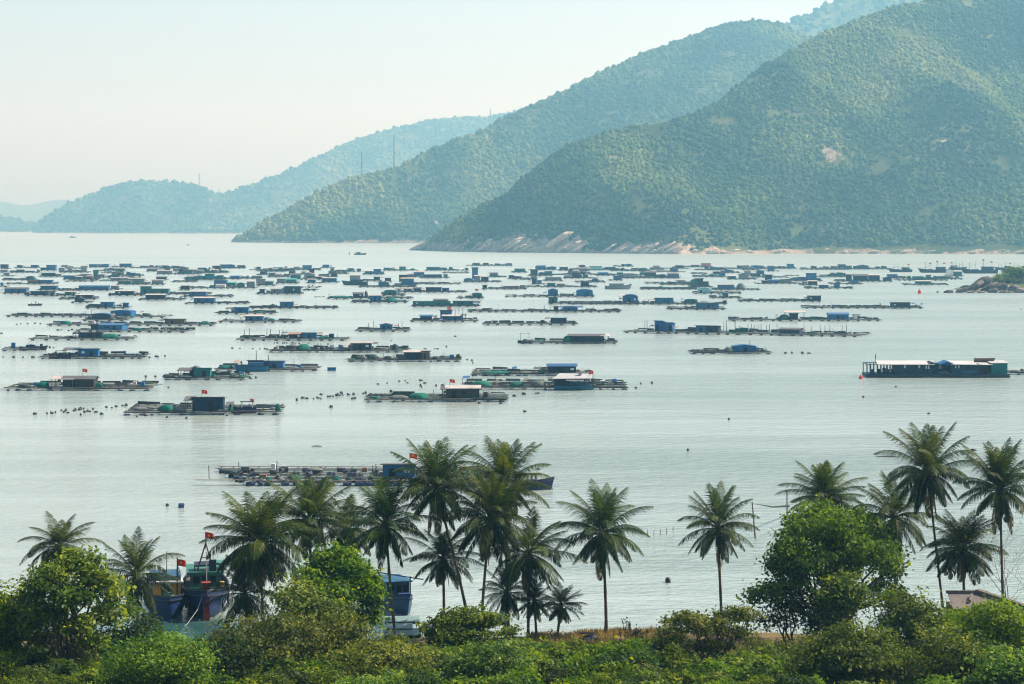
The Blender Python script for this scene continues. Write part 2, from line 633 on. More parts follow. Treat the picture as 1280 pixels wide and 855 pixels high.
# ------------------------------------------------------------------ fish rafts
BLUE, NAVY, TEAL = (0.010, 0.098, 0.235), (0.007, 0.024, 0.052), (0.008, 0.125, 0.122)
PAINT = {'B': BLUE, 'N': NAVY, 'T': TEAL, 'D': (0.03, 0.027, 0.027), 'G': (0.17, 0.20, 0.21), 'W': (0.70, 0.70, 0.66), 'C': (0.22, 0.46, 0.46),
         'R': (0.45, 0.16, 0.17), 'A': (0.13, 0.085, 0.055)}
WALLM = {k: worn('wall_paint_' + n, PAINT[k], 0.7, 0.7, 0.55, 0.2, stretch=(1.5, 1.5, 0.6), bump=0.4) for k, n in
         dict(B='blue', N='navy', T='teal', D='dark', G='grey', W='white', C='pale_teal', R='red', A='brown').items()}
ROOFM = {'w': worn('roof_white_metal', (0.36, 0.345, 0.32), 0.6, 0.5, 0.8, 0.2, dark=(0.16, 0.115, 0.08)),
         'd': worn('roof_dark', (0.07, 0.075, 0.085), 0.7, 0.6, 0.5, 0.3, dark=(0.10, 0.06, 0.04)),
         'b': worn('roof_blue', (0.018, 0.085, 0.20), 0.6, 0.6, 0.5, 0.3),
         't': worn('roof_teal', (0.06, 0.27, 0.26), 0.6, 0.6, 0.5, 0.3),
         'r': worn('roof_rust', (0.26, 0.17, 0.12), 0.8, 0.6, 0.6, 0.2),
         'g': worn('roof_grey', (0.30, 0.31, 0.31), 0.6, 0.6, 0.5, 0.3)}
TIMBER = worn('raft_timber', (0.045, 0.039, 0.033), 0.9, 1.2, 0.25, 0.1, dark=(0.05, 0.042, 0.035), bump=0.5)
PLANK = worn('raft_planks', (0.11, 0.09, 0.07), 0.9, 1.5, 0.35, 0.1, dark=(0.09, 0.07, 0.055), bump=0.5)
NETD = worn('dark_net', (0.045, 0.062, 0.058), 1.0, 2.0, 0.6, 0.05, bump=1.0)
NETT = worn('green_net', (0.010, 0.125, 0.088), 0.95, 0.9, 1.0, 0.05, dark=(0.008, 0.035, 0.034), bump=1.0)
NETG = worn('grey_net', (0.13, 0.15, 0.14), 1.0, 2.0, 0.6, 0.05, bump=1.0)
DRUMM = worn('float_drum_plastic', (0.009, 0.024, 0.058), 0.5, 1.0, 0.4, 0.4, rand=True)
BLACKM = worn('black_float', (0.012, 0.016, 0.018), 0.5, 2.0, 0.3, 0.4)
DARKM = worn('dark_opening', (0.012, 0.013, 0.015), 0.9, 1.0, 0.2, 0.1, rand=False)
GLASSW = worn('pale_window', (0.55, 0.58, 0.58), 0.3, 1.0, 0.2, 0.5, rand=False)
POLEM = worn('bare_pole', (0.10, 0.085, 0.07), 0.9, 2.0, 0.4, 0.1)
REDM = worn('flag_red', (0.62, 0.035, 0.025), 0.8, 2.0, 0.15, 0.1, rand=False)
YELM = worn('flag_star_yellow', (0.75, 0.52, 0.04), 0.8, 2.0, 0.1, 0.1, rand=False)
CARGO = [worn('crate_blue', (0.03, 0.14, 0.32), 0.5), worn('crate_pale', (0.55, 0.53, 0.48), 0.7), worn('crate_brown', (0.22, 0.13, 0.07), 0.8), worn('crate_grey', (0.12, 0.13, 0.13), 0.8)]
SKINM = worn('skin', (0.32, 0.18, 0.11), 0.6, 3, 0.1, rand=False)
CLOTHD = worn('dark_clothing', (0.05, 0.055, 0.075), 0.9, 3, 0.3)


def flag(parent, x, y, z0, ztop, w=1.1, h=0.75, side=1):
    """A pole with a red flag that carries a yellow star."""
    p = MB().tube([(x, y, z0), (x, y, ztop)], 0.04, 5).build('flagpole', POLEM, parent)
    m = MB()
    n = 6
    vs, fs = [], []
    for i in range(n + 1):
        t = i / n
        yy = y + 0.10 * math.sin(t * 6.0) * t
        dz = -0.16 * t * t
        vs += [(x + side * w * t, yy, ztop - h + dz - 0.03), (x + side * w * t, yy, ztop + dz - 0.03)]
    b = len(vs)
    vs += [(a, c + 0.02, d) for a, c, d in vs]
    for i in range(n):
        k = 2 * i
        fs += [(k, k + 2, k + 3, k + 1), (b + k, b + k + 1, b + k + 3, b + k + 2)]
    f = m.add(vs, fs).build('flag', REDM, p)
    for yy in (-0.06, 0.10):
        pts = []
        for i in range(10):
            a = math.pi / 2 + i * math.pi / 5
            r = h * (0.30 if i % 2 == 0 else 0.12)
            pts.append((x + side * w * 0.45 + r * math.cos(a), y + 0.06 + yy, ztop - h / 2 - 0.06 + r * math.sin(a)))
        MB().add(pts + [(x + side * w * 0.45, y + 0.06 + yy, ztop - h / 2 - 0.06)], [(i, (i + 1) % 10, 10) for i in range(10)]).build('star', YELM, f)
    return p


def hut(parent, x0, x1, y0, dep, z0, h, c, style, rc, rg, fine):
    """A raft hut: walls, roof, door and windows."""
    w = x1 - x0
    y1 = y0 + dep
    m = MB()
    rise = 0.22 * h if style in 'ge' else (0.12 * h if style == 'f' else 0.3 * h)
    he = h - rise
    ov = 0.35
    t0 = 0.10
    if style == 'e':       # gable end towards the viewer
        xm = (x0 + x1) / 2
        m.add([(x0, y0, z0), (x1, y0, z0), (x1, y1, z0), (x0, y1, z0), (x0, y0, z0 + he), (x1, y0, z0 + he), (x1, y1, z0 + he), (x0, y1, z0 + he), (xm, y0, z0 + h), (xm, y1, z0 + h)],
              [(0, 1, 5, 8, 4), (2, 3, 7, 9, 6), (1, 2, 6, 5), (3, 0, 4, 7), (0, 3, 2, 1), (4, 8, 9, 7), (5, 6, 9, 8)])
    elif style == 'g':     # ridge along the front
        ym = (y0 + y1) / 2
        m.add([(x0, y0, z0), (x1, y0, z0), (x1, y1, z0), (x0, y1, z0), (x0, y0, z0 + he), (x1, y0, z0 + he), (x1, y1, z0 + he), (x0, y1, z0 + he), (x0, ym, z0 + h), (x1, ym, z0 + h)],
              [(0, 1, 5, 4), (2, 3, 7, 6), (1, 2, 6, 9, 5), (3, 0, 4, 8, 7), (0, 3, 2, 1), (4, 5, 9, 8), (6, 7, 8, 9)])
    elif style == 'a':
        pts = [(x0, z0), (x0, z0 + he)] + [((x0 + x1) / 2 - w / 2 * math.cos(a), z0 + he + rise * math.sin(a)) for a in np.linspace(0.25, math.pi - 0.25, 7)] + [(x1, z0 + he), (x1, z0)]
        n = len(pts)
        m.add([(a, y0, b) for a, b in pts] + [(a, y1, b) for a, b in pts], [tuple(range(n))[::-1], tuple(range(n, 2 * n))] + [(i, (i + 1) % n, n + (i + 1) % n, n + i) for i in range(n)])
    elif rc in 'wg':       # one slope that falls towards the viewer
        q = z0 + h - 0.3 * rise
        m.add([(x0, y0, z0), (x1, y0, z0), (x1, y1, z0), (x0, y1, z0), (x0, y0, q - rise * .12 - t0 - .06), (x1, y0, q - rise * .12 - t0 - .06), (x1, y1, q + rise * .36 - t0), (x0, y1, q + rise * .36 - t0)],
              [(0, 3, 2, 1), (4, 5, 6, 7), (0, 1, 5, 4), (1, 2, 6, 5), (2, 3, 7, 6), (3, 0, 4, 7)])
    else:                  # one slope, higher in front
        m.add([(x0, y0, z0), (x1, y0, z0), (x1, y1, z0), (x0, y1, z0), (x0, y0, z0 + h), (x1, y0, z0 + h), (x1, y1, z0 + he), (x0, y1, z0 + he)],
              [(0, 3, 2, 1), (4, 5, 6, 7), (0, 1, 5, 4), (1, 2, 6, 5), (2, 3, 7, 6), (3, 0, 4, 7)])
    o = m.build('hut', WALLM[c], parent)
    r = MB()
    t = 0.10
    e = 0.03
    if style == 'e':
        xm = (x0 + x1) / 2
        s = rise / (w / 2)
        for sx in (-1, 1):
            xe = xm + sx * (w / 2 + ov)
            ze = z0 + he - ov * s + e
            P = [(xe, y0 - ov, ze), (xm, y0 - ov, z0 + h + e), (xm, y1 + ov, z0 + h + e), (xe, y1 + ov, ze)]
            r.sheet([(a, b, d + t) for a, b, d in (P if sx < 0 else P[::-1])], t)
    elif style == 'g':
        ym = (y0 + y1) / 2
        s = rise / (dep / 2)
        for sy in (-1, 1):
            ye = ym + sy * (dep / 2 + ov)
            ze = z0 + he - ov * s + e
            P = [(x0 - ov, ye, ze + t), (x1 + ov, ye, ze + t), (x1 + ov, ym, z0 + h + e + t), (x0 - ov, ym, z0 + h + e + t)]
            r.sheet(P if sy < 0 else P[::-1], t)
    elif style == 'a':
        A = np.linspace(0.2, math.pi - 0.2, 9)
        pr = [((x0 + x1) / 2 - (w / 2 + 0.15) * math.cos(a), z0 + he + rise * math.sin(a) + e) for a in A]
        for i in range(8):
            (a, b), (c2, d) = pr[i], pr[i + 1]
            r.sheet([(a, y0 - ov, b + t), (c2, y0 - ov, d + t), (c2, y1 + ov, d + t), (a, y1 + ov, b + t)], t)
    else:
        s = rise / dep
        if rc in 'wg':
            s = -s
            q = z0 + h - 0.3 * rise
            r.sheet([(x0 - ov, y0 - ov * 1.6, q - rise * .15 - .05), (x1 + ov, y0 - ov * 1.6, q - rise * .15 - .05), (x1 + ov, y1 + ov, q + rise * .45 + t), (x0 - ov, y1 + ov, q + rise * .45 + t)], t)
        else:
          r.sheet([(x0 - ov, y0 - ov * 1.6, z0 + h + ov * 1.6 * s + t + e), (x1 + ov, y0 - ov * 1.6, z0 + h + ov * 1.6 * s + t + e), (x1 + ov, y1 + ov, z0 + he - ov * s + t + e), (x0 - ov, y1 + ov, z0 + he - ov * s + t + e)], t)
    r.build('roof', ROOFM[rc], o)
    if fine:
        dx = x0 + w * rg.uniform(0.15, 0.7)
        MB().box(dx, dx + min(0.9, w * .3), y0 - 0.04, y0 + 0.02, z0 + 0.05, z0 + min(2.0, he * .8)).build('door', DARKM, o)
        for k in range(1 if w < 6 else 2):
            wx = x0 + w * rg.uniform(0.08, 0.85)
            if abs(wx - dx) > 1.1 and wx + 0.8 < x1:
                MB().box(wx, wx + 0.8, y0 - 0.04, y0 + 0.02, z0 + he * .45, z0 + he * .75).build('window', rg.choice([GLASSW, DARKM, DARKM]), o)
    return o


DRUM_ME = None


def drum_mesh():
    global DRUM_ME
    if DRUM_ME is None:
        m = MB()
        m.tube([(-0.5, 0, 0), (-0.46, 0, 0), (-0.17, 0, 0), (-0.15, 0, 0), (0.15, 0, 0), (0.17, 0, 0), (0.46, 0, 0), (0.5, 0, 0)], [.24, .30, .30, .315, .315, .30, .30, .24], 10)
        DRUM_ME = m.mesh('float_drum', DRUMM)
    return DRUM_ME


ORD = 'first second third fourth fifth sixth seventh eighth ninth tenth eleventh twelfth thirteenth fourteenth fifteenth sixteenth seventeenth eighteenth nineteenth twentieth'.split()
_units = ORD[:9]
for _tens, _ty in (('twentieth', 'twenty'), ('thirtieth', 'thirty'), ('fortieth', 'forty'), ('fiftieth', 'fifty'), ('sixtieth', 'sixty'), ('seventieth', 'seventy'), ('eightieth', 'eighty'), ('ninetieth', 'ninety')):
    ORD += ([] if _ty == 'twenty' else [_tens]) + [_ty + '-' + w_ for w_ in _units]
CNAME = dict(B='blue', N='navy', T='teal', D='dark', G='grey', W='white', C='pale teal', R='pinkish red', A='brown')
RAFTS = []


def raft(line, label=None):
    """One fish raft from its row of measurements: photo columns of its ends, waterline row(s), depth in metres | its huts, heaps, poles, flags, sheds, tanks."""
    tok = [q.split() for q in line.split('|')]
    hd = tok[0]
    px0, px1 = float(hd[0]), float(hd[1])
    ya, yb = (float(q) for q in (hd[2].split(':') if ':' in hd[2] else (hd[2], hd[2])))
    dep = float(hd[3]) if len(hd) > 3 else 11.0
    skew = float(hd[4]) if len(hd) > 4 else 0.0
    pc = (px0 + px1) / 2
    A, B = W(px0, ya, dist(ya)), W(px1, yb, dist(yb))
    mid = (A + B) / 2
    D = mid.y
    L = (B - A).length
    rz = math.atan2(B.y - A.y, B.x - A.x)
    sc_ = D / F
    rg = random.Random(int(px0 * 31 + ya * 7))
    if ya == yb:
        rz = rg.uniform(-.03, .03)
    root = empty('fish_raft', (mid.x, mid.y, 0), rz)
    X = lambda px: (px - pc) * sc_ * L / max(1e-6, (px1 - px0) * sc_)
    yw = (ya + yb) / 2
    Zp = lambda py, y: (HZ + 0 - py) / F * (D + y) + CAMH - 0
    near = D < 720
    zd = 0.52
    hx = L / 2
    # timber frame; on far rafts the same mesh also holds the floats
    m = MB()
    big_ = D < 400
    nl = max(2, int(round(dep / (1.75 if big_ else 2.2 if near else 3.6))) + 1)
    for i in range(nl):
        y = dep * i / (nl - 1)
        e1, e2 = rg.uniform(-.8, .3), rg.uniform(-.8, .3)
        jz = rg.uniform(-.08, .08) if near else 0
        xa_, xb_ = -hx - min(0, e1) + skew * (1 - y / dep), hx + min(0, e2)
        yy0, yy1 = (y + rg.uniform(-.25, .25), y + rg.uniform(-.25, .25)) if near and i else (y + .09, y + .09)
        m.bar((xa_, yy0, zd - .10 + jz), (xb_, yy1, zd - .10 - jz), .13 if big_ else .14, .09 if big_ else .12)
    nc = max(2, int(L / (1.9 if big_ else 3.0 if near else 4.5)) + 1)
    for i in range(nc):
        x = -hx + 0.9 + (L - 1.8) * i / (nc - 1)
        x += rg.uniform(-.2, .2)
        ys = dep * max(0, 1 - (x + hx) / skew) if skew else 0
        m.box(x - (.045 if big_ else .08), x + (.045 if big_ else .08), ys - 0.3 + rg.uniform(0, .3), dep + rg.uniform(0, .4), zd + .003, zd + (.08 if big_ else .15))
    if not near:
        n = max(3, int(L / 3.4))
        for i in range(n):
            x = -hx + (i + .5) * L / n + rg.uniform(-.6, .6)
            m.tube([(x - .5, 0.1, .1), (x + .5, 0.1, .1)], .3, 6)
    m.build('deck_frame', TIMBER, root)
    pl = MB()
    pl.box(-hx + .3, hx - .3, 0.20, 0.95, zd + .155, zd + .20)
    if near:
        pl.box(-hx + .6, hx - .6, dep - 1.0, dep - .35, zd + .155, zd + .20)
    pl.build('walkway', PLANK, root)
    # floats under the frame
    if near:
        n = 96 if big_ else max(4, min(44, int(L / 2.3)))
        for i in range(n):
            d = link('float_drum', drum_mesh(), root)
            d.location = (-hx + (i + .5) * L / n + rg.uniform(-.5, .5), rg.choice([0.05, -0.05, 0.1]) if (i % 3 and not big_) or i % 4 == 0 else rg.uniform(1, dep - .4), -.04 if not big_ else .22)
            d.rotation_euler = (0, rg.uniform(-.1, .1), rg.choice([0, 0, 1.57]) + rg.uniform(-.15, .15))
            k = rg.uniform(.85, 1.35) if big_ else 1.15
            if big_ and skew:
                d.location.x = max(d.location.x, -hx + skew * (1 - d.location.y / dep) + .3)
            d.scale = (k, k, k)
    occupied = []
    info = []
    for q in tok[1:]:
        k = q[0]
        if k == 'h':
            a, b = X(float(q[1])), X(float(q[2]))
            c = q[4]
            st = q[5] if len(q) > 5 else rg.choice('ffge')
            rc = q[6] if len(q) > 6 else rg.choice('wwwdbg')
            y0 = 1.1
            back = 0.0
            if len(q) > 7:
                back = float(q[7])
                y0 += back
            h = max(1.8, Zp(float(q[3]), y0) - zd - .1)
            hut(root, a, b, y0, min(max(2.5, (b - a) * .7), dep * .6, 5.5), zd + .10, h - .1, c, st, rc, rg, D < 1250)
            occupied.append((a - .5, b + .5))
            info.append((c, b - a))
        elif k == 'n':
            a, b = X(float(q[1])), X(float(q[2]))
            y = 0.9 + (b - a) * .18 if dep > 4 else 1
            h = max(.5, Zp(float(q[3]), y) - zd)
            mb = MB().mound((a + b) / 2, min(dep * .5, max(1.2, y)), zd + .05, (b - a) / 2, min((b - a) * .4, dep * .45), h, rg)
            mb.build('net_heap', {'T': NETT, 'G': NETG, 'N': NETD}[q[4]], root, True)
            occupied.append((a, b))
        elif k == 'c':          # netting walls of the cages
            a, b = X(float(q[1])), X(float(q[2]))
            h = max(.3, Zp(float(q[3]), dep * .4) - zd)
            n = max(2, int((b - a) / 4))
            for ys in (1.3, dep * .55, dep - .6):
                pr = []
                for i in range(n):
                    xa = a + (b - a) * i / n + .15
                    xb = a + (b - a) * (i + 1) / n - .15
                    hh = h * rg.uniform(.55, 1.0) - .2
                    pr += [(xa - .05, .04), (xa, hh), (xb, hh * rg.uniform(.85, 1.05)), (xb + .05, .04)]
                MB().ribbon(ys, pr, zd + .19).build('cage_netting', {'T': NETT, 'G': NETG, 'N': NETD}[q[4]], root)
        elif k == 'p':
            for xx in q[2:]:
                x = X(float(xx))
                y = rg.uniform(.8, dep * .6)
                zt = Zp(float(q[1]), y) * rg.uniform(.8, 1.05)
                MB().tube([(x, y, zd), (x + rg.uniform(-.15, .15), y, max(zt, 2))], [.12, .08], 5).build('pole', POLEM, root)
        elif k == 'f':
            x = X(float(q[1]))
            y = 2.0
            flag(root, x, y, zd, Zp(float(q[2]), y), 1.0 if D < 700 else 1.4, .68 if D < 700 else .95)
        elif k == 'v':          # open shed roof on posts
            a, b = X(float(q[1])), X(float(q[2]))
            y0, y1 = 1.0, min(dep - .3, 4.6)
            zt = Zp(float(q[3]), y0)
            mb = MB()
            for xx in (a + .08, b - .08):
                for yy in (y0, y1):
                    mb.box(xx - .06, xx + .06, yy - .06, yy + .06, zd, zt - .36 + .35 * (yy > y0))
            s = mb.build('shed_post', POLEM, root)
            MB().sheet([(a - .3, y0 - .5, zt - .30), (b + .3, y0 - .5, zt - .30), (b + .3, y1 + .4, zt + .15), (a - .3, y1 + .4, zt + .15)], .08).build('shed_roof', ROOFM[q[4]], root)
            occupied.append((a, b))
        elif k == 't':          # tall tank or box
            a, b = X(float(q[1])), X(float(q[2]))
            y = 0.9
            zt = Zp(float(q[3]), y)
            mb = MB().box(a, b, y, y + (b - a) * .9, zd + .2, zt)
            mb.box(a - .05, b + .05, y - .05, y + (b - a) * .9 + .05, zt + .003, zt + .08)
            mb.build('tank', WALLM[q[4]], root)
            occupied.append((a, b))
    # loose gear: crates, drums, small heaps, posts
    free = lambda x: not any(a < x < b for a, b in occupied)
    ng = int(L / (1.3 if near else 3.2))
    for i in range(ng):
        x = rg.uniform(-hx + 1, hx - 1)
        if not free(x):
            continue
        y = rg.uniform(1.2, max(1.3, dep - 1))
        w = rg.uniform(.5, 1.2)
        r_ = rg.random()
        if r_ < 0.45:
            h = rg.uniform(.2, .6)
            MB().mound(x, y, zd + .02, w * rg.uniform(1.0, 2.2), w, h, rg, 9, 4).build('net_heap', rg.choice([NETD, NETD, NETD, NETG, NETG, NETT]), root, True)
        elif r_ < 0.75:
            h = rg.uniform(.4, .9)
            MB().box(x - w / 2, x + w / 2, y, y + w, zd + .16, zd + .16 + h).build('crate', rg.choice(CARGO), root)
        else:
            z = zd + rg.uniform(.8, 2.0)
            MB().tube([(x, y, zd), (x + rg.uniform(-.2, .2), y, z)], .06, 5).build('post', POLEM, root)
    if yw < 353 and L > 14:       # the crowded far pens stand full of netting
        a = -hx + 1
        pr = []
        while a < hx - 2:
            b = min(hx - 1, a + rg.uniform(2, 7))
            if rg.random() < .6:
                hh = rg.uniform(.7, 2.3)
                pr += [(a - .06, .04), (a, hh + rg.uniform(0, .5)), (a + .15, hh), (b, hh * rg.uniform(.8, 1.05)), (b + .06, .04)]
            a = b + rg.uniform(.3, 2.5)
        if len(pr) > 1:
            MB().ribbon(dep * rg.uniform(.35, .9), pr, zd + .16, .08).build('cage_netting', rg.choice([NETG, NETG, NETD, NETT]), root)
    # clothes, awnings and lean-to sheets about the huts
    for a, b in occupied:
        if rg.random() < .55 and b - a > 3:
            z = zd + rg.uniform(1.3, 2.2)
            e = rg.choice([a - rg.uniform(.6, 1.8), b + rg.uniform(.6, 1.8)])
            c0 = a if e < a else b
            MB().sheet([(min(e, c0), .8, z - .35), (max(e, c0), .8, z - .25), (max(e, c0), 2.6, z + .1), (min(e, c0), 2.6, z)], .05).build('awning', rg.choice([ROOFM['d'], ROOFM['r'], ROOFM['b'], NETG]), root)
            MB().tube([(e, .85, zd), (e, .85, z - .38)], .05, 5).build('post', POLEM, root)
    # low rail of rope and nets round the pens
    if L > 12 and not big_:
        for yy in (dep - .3, dep * .5):
            a = -hx + .8
            pr = []
            while a < hx - 1.5:
                b = min(hx - .8, a + rg.uniform(2, 4.5))
                if rg.random() < .75:
                    hh = rg.uniform(.2, .65)
                    pr += [(a - .05, .03), (a, hh), (b, hh * rg.uniform(.7, 1.1)), (b + .05, .03)]
                a = b + rg.uniform(0.2, 1.2)
            if len(pr) > 1:
                MB().ribbon(yy, pr, zd + .16).build('pen_netting', rg.choice([NETD, NETD, NETG]), root)
    tag(root, label, 'raft', None)
    RAFTS.append((root, px0, px1, yw, info, label))
    return root


def count_word(n):
    return ['no', 'one', 'two', 'three', 'four', 'five', 'six'][min(n, 6)]


ROWS = [(0, 338.6, 'farthest row', 'fish rafts in the farthest row'), (338.6, 345.6, 'second farthest row', 'fish rafts in the second farthest row'),
        (345.6, 352.6, 'third farthest row', 'fish rafts in the third farthest row'), (352.6, 358.6, 'fourth farthest row', 'fish rafts in the fourth farthest row'),
        (358.6, 366.4, 'fifth farthest row', 'fish rafts in the fifth farthest row'), (366.4, 9999, 'near', 'fish rafts moored nearer the shore')]


def label_rafts():
    for lo, hi, nm, grp in ROWS:
        R_ = sorted([r for r in RAFTS if lo <= r[3] < hi], key=lambda r: r[1])
        for i, (root, a, b, y, info, lab) in enumerate(R_):
            root['group'] = grp
            if lab:
                continue
            if not info:
                d = 'low raft without a hut'
            else:
                cs = []
                for c, w in info:
                    if CNAME[c] not in cs:
                        cs.append(CNAME[c])
                d = 'raft with ' + count_word(len(info)) + ' ' + ' and '.join(cs[:2]) + (' hut' if len(info) == 1 else ' huts')
            root['label'] = d + ', ' + ORD[i] + ' from left in the ' + nm


